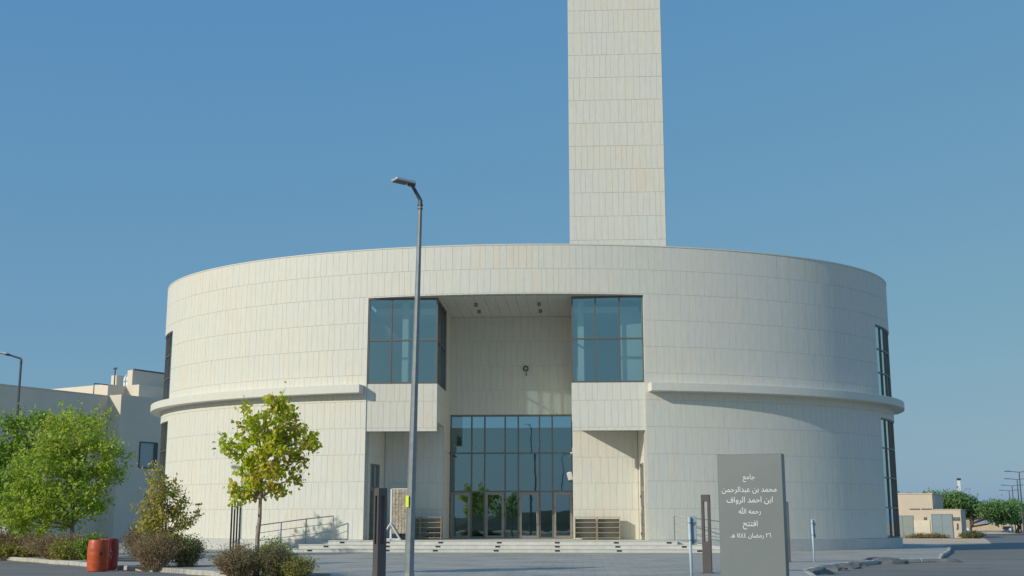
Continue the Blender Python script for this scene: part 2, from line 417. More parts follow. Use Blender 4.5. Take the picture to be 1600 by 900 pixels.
core.build('wall', 'joint', mosque)

PAN = []      # (x, y, z, rotation, width, height, normal)
WID = [.24, .30, .30, .36, .42]
def fill_run(u0, u1, r):
    out = []; u = u0
    while u1-u > .55:
        w = r.choice(WID); out.append((u, u+w)); u += w
    if u1-u > .44: out += [(u, (u+u1)/2), ((u+u1)/2, u1)]
    else: out.append((u, u1))
    return out
def decompose(u0, u1, zj, opens):
    """rectangles left of [u0,u1] x courses once the openings are cut out"""
    for z0, z1 in zip(zj, zj[1:]):
        cs = sorted({u0, u1, *[c for o in opens for c in o[:2] if u0 < c < u1]})
        # merge neighbouring cuts with the same free pieces of height
        spans = []
        for a, b in zip(cs, cs[1:]):
            m = (a+b)/2; free = [(z0, z1)]
            for o in opens:
                if o[0] < m < o[1]:
                    nf = []
                    for p, q in free:
                        if o[3] <= p or o[2] >= q: nf.append((p, q)); continue
                        if o[2] > p: nf.append((p, o[2]))
                        if o[3] < q: nf.append((o[3], q))
                    free = nf
            if spans and spans[-1][2] == free: spans[-1] = (spans[-1][0], b, free)
            else: spans.append((a, b, free))
        for a, b, free in spans:
            for p, q in free:
                if q-p > .05: yield a, b, p, q
# drum: arc length table
TT = np.linspace(-RING, RING, 6001)
XX = CX+EA*np.sin(TT); YY = CY-EB*np.cos(TT)
SS = np.concatenate([[0], np.cumsum(np.hypot(np.diff(XX), np.diff(YY)))])
s_of = lambda t: float(np.interp(t, TT, SS)); t_at = lambda s: float(np.interp(s, SS, TT))
pr = random.Random(3)
for a, b, p, q in decompose(0.0, float(SS[-1]), ZJ, [(s_of(o[0]), s_of(o[1]), o[2], o[3]) for o in OPEN if abs(o[0]) < RING]):
    for s0, s1 in fill_run(a, b, pr):
        t0, t1 = t_at(s0), t_at(s1); x0, y0 = ell(t0); x1, y1 = ell(t1)
        PAN.append(((x0+x1)/2, (y0+y1)/2, (p+q)/2, math.atan2(y1-y0, x1-x0), math.hypot(x1-x0, y1-y0), q-p))
def flat(x0, y0, x1, y1, zj, opens=()):
    """panels on an upright plane running from (x0,y0) to (x1,y1), outside on the right hand of the run"""
    L = math.hypot(x1-x0, y1-y0); a = math.atan2(y1-y0, x1-x0)
    for u, v, p, q in decompose(0, L, zj, opens):
        for s0, s1 in fill_run(u, v, pr):
            m = (s0+s1)/2/L
            PAN.append((x0+(x1-x0)*m, y0+(y1-y0)*m, (p+q)/2, a, s1-s0, q-p))
def clip(z0, z1): return [z0]+[z for z in ZJ if z0+.06 < z < z1-.06]+[z1]
BL0, BL1, BR0, BR1 = PX0, -6.43, -.40, PX1      # left and right bay
YB, YA, YG = 53.2, 55.9, 58.6                     # bay front, alcove back, glazed wall
FZ = .48                                          # platform level
inner = MB()
for x0, x1 in ((BL0, BL1), (BR0, BR1)):
    # bay body: fascia box above the alcove, hollow upper room behind glass
    e = .012
    inner.box(x0+e, x1-e, YB+.05, YB+.40, 5.25, 7.34)
    inner.box(x0+e, x1-e, YB+.40, YA+.3, 5.65, 7.34)
    inner.box(x0+e, x1-e, YA, YA+.3, FZ-.3, 5.65)
    flat(x0, YB+.05, x1, YB+.05, clip(5.23, 7.36))
ax, bx = PX0+.42, PX1-.22
flat(ax+.05, YA, BL1, YA, clip(FZ, 5.65)); flat(BR0, YA, bx-.05, YA, clip(FZ, 5.65))
# side walls of the recess
for x, sgn in ((BL1, 1), (BR0, -1)):
    xa, xb = (x-.3, x-.012) if sgn > 0 else (x+.012, x+.3)
    inner.box(xa, xb, YA+.302, YG, FZ-.3, 5.65)
    inner.box(xa, xb, YB+.402, YG, 5.652, 7.34) if False else inner.box(xa, xb, YA+.302, YG, 5.652, 7.34)
    inner.box(xa, xb, 56.7, YG, 7.342, 11.24)
    ops = [(0, YA-YB, FZ, 5.65), (0, 56.7-YB, 7.36, 11.27)]
    if sgn > 0: flat(x, YB+.06, x, YG, clip(FZ, 11.27), ops)
    else: flat(x, YG, x, YB+.06, clip(FZ, 11.27), [(YG-YB-o[1], YG-YB-.06, o[2], o[3]) for o in ops])
# back wall of the recess over the glazing
inner.box(BL1-.3, BR0+.3, YG+.02, YG+.35, 6.41, 11.22)
flat(BL1, YG+.02, BR0, YG+.02, [6.43, 7.63, 8.83, 10.03, 11.27])
# alcove side walls, each with a doorway, running from the cut of the drum wall to the alcove back
for (x0, y0, x1, y1, d0, d1) in ((PX0+.03, 53.55, ax, YA, .45, 1.75), (bx, YA, PX1-.03, 53.55, .45, 1.75)):
    L = math.hypot(x1-x0, y1-y0)
    flat(x0, y0, x1, y1, clip(FZ, 5.65), [(d0, d1, FZ, 3.85)])
    a = math.atan2(y1-y0, x1-x0); T = Matrix.Translation((x0, y0, 0)) @ Matrix.Rotation(a, 4, 'Z')
    inner.box(0, d0, .012, .20, FZ-.3, 5.6, mat=T); inner.box(d1, L, .012, .20, FZ-.3, 5.6, mat=T); inner.box(d0+.003, d1-.003, .012, .20, 3.85, 5.6, mat=T)
inner.build('recess_wall', 'joint', mosque)

panel_meshes = {}
def panel_mesh(w, h):
    key = (round(w, 2), round(h, 2))
    if key not in panel_meshes:
        b = MB(); g = .0032; b.bevbox(-w/2+g, w/2-g, -.014, .004, -h/2+.0043, h/2-.0043, .0015)
        panel_meshes[key] = b.data('wall_panel', 'limestone')
    return panel_meshes[key]
def patch(x, y, z):
    return .5+.30*math.sin(.61*x+1.3*math.floor(z/1.19))*math.sin(.37*z+.23*x+.8)
def put_panels(PAN, parent, key, r, limit=300):
    base = OFF[parent.name]; PAN = sorted(PAN, key=key, reverse=True); st = MB()
    for i, (x, y, z, a, w, h) in enumerate(PAN):
        tint = min(1, max(.002, .62*patch(x, y, z)+.38*r.random()-.01 + (.25 if r.random() < .025 else 0)))
        dz = r.uniform(-.0015, .0015)
        px, py = x-math.sin(a)*-dz, y+math.cos(a)*-dz
        if i < limit:
            o = bpy.data.objects.new('wall_panel', panel_mesh(w, h)); COL.objects.link(o); o.parent = parent
            o.location = (px-base[0], py-base[1], z-base[2]); o.rotation_euler = (0, 0, a); o['tint'] = tint
            o.scale = (w/round(w, 2), 1, h/round(h, 2))
        else:
            T = Matrix.Translation((px, py, z)) @ Matrix.Rotation(a, 4, 'Z'); g = .0032
            st.bevbox(-w/2+g, w/2-g, -.014, .004, -h/2+.0043, h/2-.0043, .0015, mat=T, tint=tint)
    if st.v: st.build('wall_panel', 'limestone', parent, kind='stuff')
def seen(p):
    x, y, z, a, w, h = p
    nx, ny = math.sin(a), -math.cos(a); d = math.hypot(x, y)
    c = -(nx*x+ny*y)/d
    if y > 70 or c <= 0: return c-5
    if abs(nx) > .9 and abs(x-BR0) < .05: return -1
    return w*h*c/d/d
put_panels(PAN, mosque, seen, random.Random(5))

# copings, roof, soffit, plinth, ledges
def arc_solid(t0, t1, o0, o1, z0, z1, step=R(1.5), chamf=0.0):
    b = MB(); n = max(2, int((t1-t0)/step)); vs = []
    for i in range(n+1):
        t = t0+(t1-t0)*i/n; x, y = ell(t, o1); u, w = ell(t, o0)
        c = chamf
        xc, yc = ell(t, o1-c)
        vs += [(x, y, z0+c), (x, y, z1-c), (xc, yc, z1), (u, w, z1), (u, w, z0), (xc, yc, z0)]
    fs = []
    for i in range(n):
        k = 6*i
        for j in range(6): fs.append((k+j, k+6+j, k+6+(j+1) % 6, k+(j+1) % 6))
    fs += [(0, 1, 2, 3, 4, 5), tuple(6*n+j for j in (5, 4, 3, 2, 1, 0))]
    return b.mesh(vs, fs, .45)
arc_solid(-RING, RING, -.46, .036, TOPZ-.004, TOPZ+.045).build('coping', 'limestone', mosque)
arc_solid(T1+.004, SWE+.4, -.02, .075, 0, .49, chamf=.006).build('plinth', 'plinth_stone', mosque)
arc_solid(-SWE-.4, T0-.004, -.02, .075, 0, .49, chamf=.006).build('plinth', 'plinth_stone', mosque)
TL, TR = t_of_x(-9.74), t_of_x(2.98)
shade_auto(arc_solid(TR, RING, -.05, .56, 6.92, 7.29, chamf=.012).build('ledge', 'limestone', mosque))
shade_auto(arc_solid(-RING, TL, -.05, .56, 6.92, 7.29, chamf=.012).build('ledge', 'limestone', mosque))
b = MB(); b.poly([(*ell(R(72)+R(216)*i/60, -.3), BACKZ-.1) for i in range(61)]); b.build('roof', 'render_grey', mosque)
# soffit over the recess, follows the drum at the front; boards with open joints
nb = 26; sx0, sx1 = PX0+.01, PX1-.01; sp = MB()
for i in range(nb):
    xa = sx0+(sx1-sx0)*i/nb+.006; xb = sx0+(sx1-sx0)*(i+1)/nb-.006
    fy = lambda x: CY-EB*math.sqrt(1-((x-CX)/EA)**2)+.425
    sp.prism([(xa, fy(xa)), (xb, fy(xb)), (xb, YG), (xa, YG)], 11.275, 11.30, .4)
for k, (x0, x1) in enumerate(zip([sx0+(sx1-sx0)*i/nb for i in range(nb)], [sx0+(sx1-sx0)*(i+1)/nb for i in range(nb)])): pass
sp.build('soffit', 'soffit_board', mosque)
b = MB(); b.box(PX0-.2, PX1+.2, 53.9, 60.5, 11.31, 11.5); b.build('soffit_slab', 'joint', mosque)
for x, y in ((-4.85, 54.75), (-1.9, 54.75), (-4.85, 56.6), (-1.9, 56.6)):
    b = MB(); b.lathe([(.085, 0), (.085, -.15), (.07, -.15), (.065, -.12)], (x, y, 11.274), 14); o = b.build('ceiling_light', 'galvanised', mosque)
    b = MB(); b.lathe([(.064, 0), (.064, .01)], (x, y, 11.274-.13), 14); b.build('lens', 'black_plastic', o)
# small ring fitting and bracket on the back wall
b = MB(); ring = [(-2.70+.115*math.cos(a), YG-.06, 8.67+.115*math.sin(a)) for a in [2*math.pi*i/16 for i in range(17)]]
b.tube(ring, .028, 8, cap=False); b.box(-2.72, -2.68, YG-.06, YG+.01, 8.55, 8.59); b.build('wall_ring', 'dark_steel', mosque, True)
b = MB(); b.box(-2.685, -2.65, YG-.07, YG+.01, 8.36, 8.46); b.box(-2.70, -2.66, YG-.07, YG-.02, 8.33, 8.37); b.build('wall_hook', 'dark_steel', mosque)

# glazing: a frame of bars with a pane in each field
def glaze(P, us, zz, parent, name='window', fm='frame_metal', gm='window_glass', bw=.07, dep=.11, skip=(), uw=None):
    """P(u, z, d) gives the point; bars along us and zz, panes between"""
    fr = MB()
    def bar(u0, u1, z0, z1, d0, d1):
        vs = [P(u0, z0, d0), P(u1, z0, d0), P(u1, z0, d1), P(u0, z0, d1), P(u0, z1, d0), P(u1, z1, d0), P(u1, z1, d1), P(u0, z1, d1)]
        fr.mesh(vs, [(0, 3, 2, 1), (4, 5, 6, 7), (0, 1, 5, 4), (1, 2, 6, 5), (2, 3, 7, 6), (3, 0, 4, 7)])
    h = bw/2; ub_ = uw or bw; hu = ub_/2
    for i, u in enumerate(us):
        a, c = (u, u+ub_) if i == 0 else (u-ub_, u) if i == len(us)-1 else (u-hu, u+hu)
        bar(a, c, zz[0], zz[-1], 0, dep)
    for j, z in enumerate(zz):
        a, c = (z, z+bw) if j == 0 else (z-bw, z) if j == len(zz)-1 else (z-h, z+h)
        for u0, u1 in zip(us, us[1:]): bar(u0+hu*1.02, u1-hu*1.02, a, c, .008, dep-.008)
    f = fr.build(name, fm, parent)
    for i, (u0, u1) in enumerate(zip(us, us[1:])):
        for j, (z0, z1) in enumerate(zip(zz, zz[1:])):
            if (i, j) in skip: continue
            pn = MB(); w0, w1 = u0+hu*.9, u1-hu*.9; a, c = z0+h-.004, z1-h+.004
            k = rng.uniform(-.004, .004)
            pn.poly([P(w0, a, .06+k), P(w1, a, .06-k), P(w1, c, .06-k), P(w0, c, .06+k)])
            pn.build('pane', gm, f)
    return f
lin = lambda a, b, n: [a+(b-a)*i/n for i in range(n+1)]
e = .004
for x0, x1, sd in ((BL0, BL1, 1), (BR0, BR1, -1)):
    glaze(lambda u, z, d: (u, YB+.02+d, z), lin(x0+e, x1-e, 3), [7.362, 9.33, 11.27], mosque)
    xs = BL1 if sd > 0 else BR0
    glaze(lambda u, z, d, xs=xs, sd=sd: (xs-sd*(.02+d), u, z), lin(YB+.17, 56.7, 3), [7.362, 9.33, 11.27], mosque)
def P_drum(u, z, d): return (*ell(u, -.035-d), z)
for s in (1, -1):
    us = [s*(SW+R(3.6)*i) for i in range(7)]
    if s < 0: us = us[::-1]
    for zz in (lin(7.382, 10.948, 3), lin(.502, 6.298, 4)):
        us2 = us
        fr = glaze(lambda u, z, d: P_drum(u/10., z, d), [u*10. for u in us2], zz, mosque, bw=.62, dep=.09) if False else glaze(lambda u, z, d: P_drum(u, z, d), us2, zz, mosque, bw=.06, dep=.07, uw=.003)
# glazed entrance: seven bays, three tiers, four door leaves
mu = [-6.415, -5.36, -4.72, -3.72, -3.08, -2.04, -1.42, -.425]
PE = lambda u, z, d: (u, YG+.02+d, z)
ent = glaze(PE, mu, [FZ, 2.715, 4.555, 6.405], mosque, 'entrance_glazing', 'frame_metal', 'entrance_glass', .07, .16, skip=((0, 0), (2, 0), (4, 0), (6, 0)))
def door_leaf(P, u0, u1, z0, z1, side, parent, gm='entrance_glass'):
    f = glaze(P, [u0, u1], [z0, z1], parent, 'door', 'door_metal', gm, .12, .06)
    hu = u1-.10 if side > 0 else u0+.10
    b = MB(); za, zb = z0+.66, z0+1.45
    b.tube([P(hu, za, 0), P(hu, za, -.07), P(hu, za+.02, -.085), P(hu, zb-.02, -.085), P(hu, zb, -.07), P(hu, zb, 0)], .02, 8)
    b.build('handle', 'steel', f, True)
    hi = u0-.012 if side > 0 else u1+.012
    for z in (z0+.25, z0+1.1, z1-.35):
        b = MB(); b.tube([P(hi, z-.06, -.02), P(hi, z+.06, -.02)], .022, 6); b.build('hinge', 'dark_steel', f)
    return f
for i, side in ((0, 1), (2, -1), (4, 1), (6, -1)):
    door_leaf(lambda u, z, d: (u, YG-.012+d, z), mu[i]+.042, mu[i+1]-.042, FZ+.02, 2.675, side, mosque)
# doors in the alcove side walls
for (x0, y0, x1, y1) in ((PX0+.03, 53.55, ax, YA), (bx, YA, PX1-.03, 53.55)):
    a = math.atan2(y1-y0, x1-x0); c, s_ = math.cos(a), math.sin(a)
    Pw = lambda u, z, d, x0=x0, y0=y0, c=c, s_=s_: (x0+u*c-(d+.02)*s_, y0+u*s_+(d+.02)*c, z)
    door_leaf(Pw, .46, 1.095, FZ+.01, 2.75, 1, mosque, 'window_glass'); door_leaf(Pw, 1.105, 1.74, FZ+.01, 2.75, -1, mosque, 'window_glass')
    glaze(Pw, [.46, 1.10, 1.74], [2.76, 3.84], mosque, 'transom_light', 'door_metal')
# rooms behind the glass
b = MB()
b.box(-9.5, 3, YG+.5, 66, FZ-.3, FZ-.01); b.build('hall_floor', 'carpet', mosque)
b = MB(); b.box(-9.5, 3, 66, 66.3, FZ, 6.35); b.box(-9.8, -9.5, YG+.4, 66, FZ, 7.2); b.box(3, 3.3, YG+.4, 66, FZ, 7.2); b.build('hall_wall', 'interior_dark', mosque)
b = MB(); b.box(-9.5, 3, YG+.38, 66.3, 7.15, 7.28); b.build('hall_ceiling', 'interior_white', mosque)
for x0, x1, dx in ((BL0, BL1, -.9), (BR0, BR1, 0)):
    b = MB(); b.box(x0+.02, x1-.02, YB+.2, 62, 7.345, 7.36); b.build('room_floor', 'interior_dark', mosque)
    b = MB(); b.box(x0-.3, x1+.3, 62, 62.2, 7.36, 11.25); b.box(x0-.6, x0-.3, YB+1.5, 62, 7.36, 11.25) if x0 < -5 else b.box(x1+.02, x1+.3, YB+1.3, 62, 7.36, 11.25)
    b.build('room_wall', 'interior_wall', mosque)
    b = MB(); cxm = x0+.42 if x0 > -5 else x0+1.55; b.box(cxm-.14, cxm+.14, 54.3, 54.6, 7.37, 11.24); b.build('room_column', 'interior_white', mosque)
    if x0 > -5:
        b = MB(); b.box(x1-1.02, x1-.05, 54.35, 54.5, 7.37, 10.7); b.build('room_partition', 'interior_white', mosque)
    b = MB(); b.box(x0+.1, x1-.1, 54.6, 61.9, 10.75, 10.85); b.box(x0+.15, x1-.15, 54.45, 54.6, 10.70, 11.0); b.build('room_ceiling', 'interior_white', mosque)
b = MB(); b.prism([ell(2*math.pi*i/60, -4.5) for i in range(60)], .3, .42); b.build('prayer_hall_floor', 'carpet', mosque)
b = MB(); b.prism([ell(2*math.pi*i/60, -.45) for i in range(60)], 6.7, 6.9) if False else None
arc_solid(T1+.1, RING, -3.2, -.5, 6.75, 6.9).build('upper_floor', 'interior_white', mosque)
arc_solid(-RING, T0-.1, -3.2, -.5, 6.75, 6.9).build('upper_floor', 'interior_white', mosque)
arc_solid(T1+.1, RING, -3.2, -.5, 11.1, 11.25).build('ring_roof', 'interior_white', mosque)
arc_solid(-RING, T0-.1, -3.2, -.5, 11.1, 11.25).build('ring_roof', 'interior_white', mosque)
arc_solid(T1+.15, RING, -3.4, -3.2, 0, 11.1).build('inner_wall', 'interior_wall', mosque)
arc_solid(-RING, T0-.15, -3.4, -3.2, 0, 11.1).build('inner_wall', 'interior_wall', mosque)

# wall fittings near the entrance
fl = thing('floodlight', 'white floodlight on the pier right of the glazed entrance', 'floodlight', (-.42, 57.2, 3.35))
T = Matrix.Translation((-.56, 57.2, 3.39)) @ Matrix.Rotation(R(-14), 4, 'Y') @ Matrix.Rotation(R(-20), 4, 'Z')
b = MB(); b.bevbox(-.12, .10, -.06, .10, -.19, .19, .03, mat=T); b.build('housing', 'white_paint', fl)
b = MB(); b.box(-.09, .07, -.068, -.061, -.15, .15, mat=T); b.build('lens', 'lamp_silver', fl)
b = MB(); b.tube([(-.48, 57.25, 3.35), (-.40, 57.26, 3.35)], .025, 8); b.box(-.45, -.402, 57.2, 57.3, 3.17, 3.29); b.build('bracket', 'dark_steel', fl)
def cctv(x, y, z, d, label):
    t = thing('security_camera', label, 'camera', (x, y, z), 'security cameras on the entrance piers')
    b = MB(); b.tube([(x, y, z+.03), (x+d*.10, y, z+.02)], .02, 8); b.bevbox(min(x, x+d*.02), max(x, x+d*.02), y-.05, y+.05, z+.06, z+.26, .008); b.build('bracket', 'white_paint', t)
    b = MB(); b.tube([(x+d*.05, y+.12, z+.0), (x+d*.14, y-.16, z-.03)], .045, 10); b.build('body', 'white_paint', t, True)
    b = MB(); b.tube([(x+d*.14, y-.161, z-.03), (x+d*.147, y-.18, z-.032)], .04, 10); b.build('lens', 'black_plastic', t, True)
cctv(-.42, 57.1, 4.46, -1, 'white bullet camera high on the pier right of the entrance, above the floodlight')
cctv(BL1+.03, 57.2, 4.5, 1, 'white bullet camera on the pier left of the entrance glazing')
t = thing('security_camera', 'small dark camera on the alcove wall behind the lamp post', 'camera', (-8.05, YA-.04, 2.75), 'security cameras on the entrance piers')
b = MB(); b.box(-8.08, -8.02, YA-.12, YA-.04, 2.72, 2.80); b.build('bracket', 'dark_steel', t)
b = MB(); b.tube([(-8.05, YA-.10, 2.72), (-7.97, YA-.30, 2.62)], .06, 10); b.build('body', 'black_plastic', t, True)

# ------------------------------------------------------------------ steps, ramps and rails
stp = bpy.data.objects.new('entrance_steps', None); COL.objects.link(stp); stp['kind'] = 'structure'; OFF['entrance_steps'] = (0, 0, 0)
for k in range(3):
    xl, xr, yf = -13.3+1.2*k, 6.2-1.1*k, 51.30+.36*k
    b = MB(); z0 = .16*k-.01; z1 = .16*(k+1)
    b.box(xl, xr, yf, 52.74 if k < 2 else 52.74, z0, z1-.035)
    b.box(xl-.01, xr+.01, yf-.025, yf+.38 if k < 2 else 52.74, z1-.033, z1)
    b.build('step', 'step_stone', stp)
b = MB(); b.prism([(-10.3, 52.745), (3.9, 52.745), (3.3, 53.6), (3.2, 59), (-9.8, 59), (-9.8, 53.6)], -.01, FZ-.002); b.build('platform', 'step_stone', stp)
for xa, xb in ((-14.6, -10.3), (3.9, 7.6)):
    b = MB(); hi = xb if xa < -5 else xa; lo = xa if xa < -5 else xb
    v = [(hi, 52.745, 0), (lo, 52.745, 0), (lo, 55.5, 0), (hi, 55.5, 0), (hi, 52.745, FZ-.003), (lo, 52.745, .012), (lo, 55.5, .012), (hi, 55.5, FZ-.003)]
    b.mesh(v, [(0, 1, 5, 4), (1, 2, 6, 5), (2, 3, 7, 6), (3, 0, 4, 7), (4, 5, 6, 7)]); b.build('ramp', 'step_stone', stp)
lm = MB(); lm.box(-.10, .10, -.012, .002, -.03, .03); lm = lm.data('step_light', 'black_plastic')
for k in range(3):
    yf = 51.30+.36*k
    for x in (-8.3-.05*k+.05, -6.2+.07*k, -3.63+.04*k, -1.06-.01*k, 1.52-.05*k, -11.55+.62*k, 4.85-.6*k):
        o = bpy.data.objects.new('step_light', lm); COL.objects.link(o); o.parent = stp; o.location = (x, yf-.001, .16*k+.075)
def handrail(xs, zs, y, label):
    t = thing('handrail', label, 'handrail', (xs[0], y, 0), 'handrails along the entrance ramps')
    pt = [(x, y, z+1.05) for x, z in zip(xs, zs)]
    for x, z in zip(xs, zs):
        b = MB(); b.bevbox(x-.022, x+.022, y-.022, y+.022, z-.02, z+1.03, .004); b.build('post', 'steel', t)
    for k, r in ((1.05, .024), (.72, .014), (.38, .014)):
        b = MB(); b.tube([(x, y, z+k) for x, z in zip(xs, zs)], r, 8); b.build('rail', 'steel', t, True)
handrail([-10.9, -12.1, -13.2, -14.3], [.47, .34, .20, .05], 52.9, 'steel handrail on the ramp behind the small leafy tree')
handrail([3.95, 5.15, 6.3, 7.45], [.47, .33, .18, .03], 52.9, 'steel handrail on the ramp partly hidden by the grey sign slab')

# ------------------------------------------------------------------ shoe racks, shoes and display board
def shoe_rack(x0, x1, y, label):
    t = thing('shoe_rack', label, 'shoe rack', ((x0+x1)/2, y, FZ), 'wooden shoe racks beside the entrance')
    z0 = FZ; h = 1.02; d = .32
    for x in (x0, x1-.03):
        b = MB(); b.box(x, x+.03, y, y+d, z0, z0+h); b.build('side_panel', 'shelf_wood', t)
    for z in (.06, .29, .52, .75, .985):
        b = MB(); b.box(x0+.031, x1-.031, y+.01, y+d, z0+z, z0+z+.028); b.build('shelf', 'shelf_wood', t)
    b = MB(); b.box(x0+.031, x1-.031, y+d-.012, y+d-.002, z0+.06, z0+h-.1); b.build('back_panel', 'interior_wall', t)
ry = 55.3
shoe_rack(-.35, .64, ry, 'open wooden shoe rack right beside the entrance doors, empty'); shoe_rack(.67, 1.69, ry, 'open wooden shoe rack on the sunny side, farther from the doors')
shoe_rack(-7.38, -6.42, ry, 'open shoe rack left of the entrance doors holding dark shoes'); shoe_rack(-8.37, -7.41, ry, 'open shoe rack mostly hidden behind the lamp post')
def shoes(x, z, label):
    o = MB()
    for dx in (-.07, .07):
        n = 10
        pts = [(x+dx, ry+.03+.27*i/9, FZ+z+.035+.03*(i/9)**2) for i in range(n)]
        o.tube(pts, [.018+.028*math.sin(math.pi*min(1, (i+1.2)/8.5)) for i in range(n)], 8)
    tag(o.build('shoes', 'black_plastic', smooth=True), label, 'shoes', 'pairs of shoes on the rack')
for x, z, w in ((-6.60, .09, 'bottom shelf, right end'), (-7.0, .09, 'bottom shelf, left half'), (-6.60, .32, 'second shelf from below, right end'), (-6.95, .32, 'second shelf from below, left half')):
    shoes(x, z, 'pair of dark shoes on the rack by the doors, '+w)
t = thing('display_board', 'tan patterned board in white stand on triangular feet beside the lamp post', 'display board', (-8.45, 53.4, FZ))
b = MB(); b.box(-8.39, -7.72, 53.37, 53.42, FZ+.28, FZ+2.2)
b.build('board', 'board_tile', t)
tm = MB(); tm.bevbox(-.062, .062, -.012, .0, -.075, .075, .006); tm = tm.data('tile', 'board_tile')
for i in range(5):
    for j in range(12):
        o = bpy.data.objects.new('tile', tm); COL.objects.link(o); o.parent = t
        o.location = (-8.30+.14*i+8.45, 53.368-53.4, .37+.158*j); o.rotation_euler = (rng.uniform(-.1, .1), 0, rng.uniform(-.15, .15))
b = MB(); b.box(-8.47, -8.395, 53.35, 53.44, FZ+.03, FZ+2.22); b.box(-8.39, -7.72, 53.355, 53.435, FZ+2.2, FZ+2.24); b.build('frame', 'white_paint', t)
for xx in (-8.43,):
    b = MB(); b.tube([(xx-.46, 53.29, FZ+.03), (xx+.46, 53.29, FZ+.03)], .040, 4); b.tube([(xx-.42, 53.29, FZ+.05), (xx, 53.29, FZ+.72)], .036, 4); b.tube([(xx+.42, 53.29, FZ+.05), (xx, 53.29, FZ+.72)], .036, 4)
    b.tube([(xx, 53.0, FZ+.03), (xx, 53.8, FZ+.03)], .03, 4)
    b.build('foot', 'white_paint', t)

# ------------------------------------------------------------------ minaret
mx0, mx1, my0, mw, MT = -.445, 4.215, 57.0, 4.66, 47.2
mina = thing('minaret', 'tall square stone clad minaret rising behind the oval roofline', 'minaret', (1.885, 59.3, 0))
b = MB(); b.box(mx0, mx1, my0, my0+mw, 6.9+4.7, MT); b.build('shaft', 'joint', mina)
MP = []; save = PAN; PAN = MP
zj = [14.76-1.195*2]+[14.76+1.195*(i-1) for i in range(0, 29)]
zj = sorted({round(z, 3) for z in zj if z < MT})+[MT]
flat(mx0, my0, mx1, my0, zj); flat(mx1, my0, mx1, my0+mw, zj); flat(mx0, my0+mw, mx0, my0, zj)
PAN = save
def mseen(p):
    x, y, z, a, w, h = p
    return (w*h/(y*y+z*z)*10 if abs(a) < .1 else -abs(z)) if z < 31 else -z-100
put_panels(MP, mina, mseen, random.Random(9))
b = MB(); b.box(mx0-.05, mx1+.05, my0-.05, my0+mw+.05, MT+.002, MT+.3); b.build('cap', 'limestone', mina)

# ------------------------------------------------------------------ sign slab with its lettering
SGX, SGY, SGA = 2.67, 24.05, R(-20)
sgn = thing('sign_slab', 'grey metal sign slab with white Arabic lettering standing on the plaza', 'sign', (SGX, SGY, 0))
TS = Matrix.Translation((SGX, SGY, 0)) @ Matrix.Rotation(SGA, 4, 'Z')
SGW = 1.265
b = MB(); b.bevbox(0, SGW, 0, .30, 0, 2.56, .006, mat=TS); b.build('slab', 'sign_metal', sgn)
b = MB(); b.box(-.08, SGW+.08, -.08, .38, -.02, .05, mat=TS); b.build('base', 'plinth_stone', sgn)
AF = {'ا': (0xFE8D, 2), 'ب': (0xFE8F, 4), 'ت': (0xFE95, 4), 'ج': (0xFE9D, 4), 'ح': (0xFEA1, 4), 'د': (0xFEA9, 2), 'ر': (0xFEAD, 2), 'ض': (0xFEBD, 4), 'ع': (0xFEC9, 4), 'ف': (0xFED1, 4), 'ل': (0xFEDD, 4), 'م': (0xFEE1, 4), 'ن': (0xFEE5, 4), 'ه': (0xFEE9, 4), 'و': (0xFEED, 2)}
def shape(w):
    out = []; prev = False
    for i, c in enumerate(w):
        if c not in AF: out.append(c); prev = False; continue
        k, n = AF[c]; nx = i+1 < len(w) and (w[i+1] in AF or w[i+1] == '\u0640') and n == 4
        out.append(chr(k+{(0, 0): 0, (1, 0): 1, (0, 1): 2, (1, 1): 3}[(int(prev), int(nx))])); prev = nx
    return ''.join(reversed(out))
def letter_tris(body, bold):
    """outline of the text, filled by winding number so that overlapping strokes stay solid"""
    cu = bpy.data.curves.new('lettering', 'FONT'); cu.body = body; cu.size = 1; cu.offset = bold; cu.fill_mode = 'NONE' if False else 'BOTH'; cu.resolution_u = 4
    o = bpy.data.objects.new('lettering', cu); COL.objects.link(o)
    cu.dimensions = '2D'; cu.fill_mode = 'NONE'
    dg = bpy.context.evaluated_depsgraph_get(); me = o.evaluated_get(dg).to_mesh()
    vs = [Vector((v.co.x, v.co.y)) for v in me.vertices]; es = [tuple(e.vertices) for e in me.edges]
    bpy.data.objects.remove(o)
    adj = {}
    for a, c in es: adj.setdefault(a, []).append(c); adj.setdefault(c, []).append(a)
    loops = []; seen_ = set()
    for s0 in adj:
        if s0 in seen_: continue
        lp = [s0]; seen_.add(s0); cur = s0
        # keep the spline's own direction: edges are stored start -> end
        nxt = {a: c for a, c in es} if not loops else nxt
        while True:
            k = nxt.get(cur)
            if k is None or k in seen_:
                break
            lp.append(k); seen_.add(k); cur = k
        if len(lp) > 2: loops.append([vs[i] for i in lp])
    V2 = []; E2 = []
    for lp in loops:
        k = len(V2); V2 += lp; E2 += [(k+i, k+(i+1) % len(lp)) for i in range(len(lp))]
    ov, oe, of, *_ = delaunay_2d_cdt(V2, E2, [], 0, 1e-5)
    P = [np.array([(p.x, p.y) for p in lp]) for lp in loops]
    def wind(x, y):
        w = 0
        for p in P:
            q = np.roll(p, -1, 0); up = (p[:, 1] <= y) & (q[:, 1] > y); dn = (p[:, 1] > y) & (q[:, 1] <= y)
            cr = (q[:, 0]-p[:, 0])*(y-p[:, 1])-(x-p[:, 0])*(q[:, 1]-p[:, 1])
            w += int((up & (cr > 0)).sum())-int((dn & (cr < 0)).sum())
        return w
    keep = []
    for f in of:
        c = sum((ov[i] for i in f), Vector((0, 0)))/len(f)
        if wind(c.x, c.y) != 0: keep.append(tuple(f))
    return ov, keep
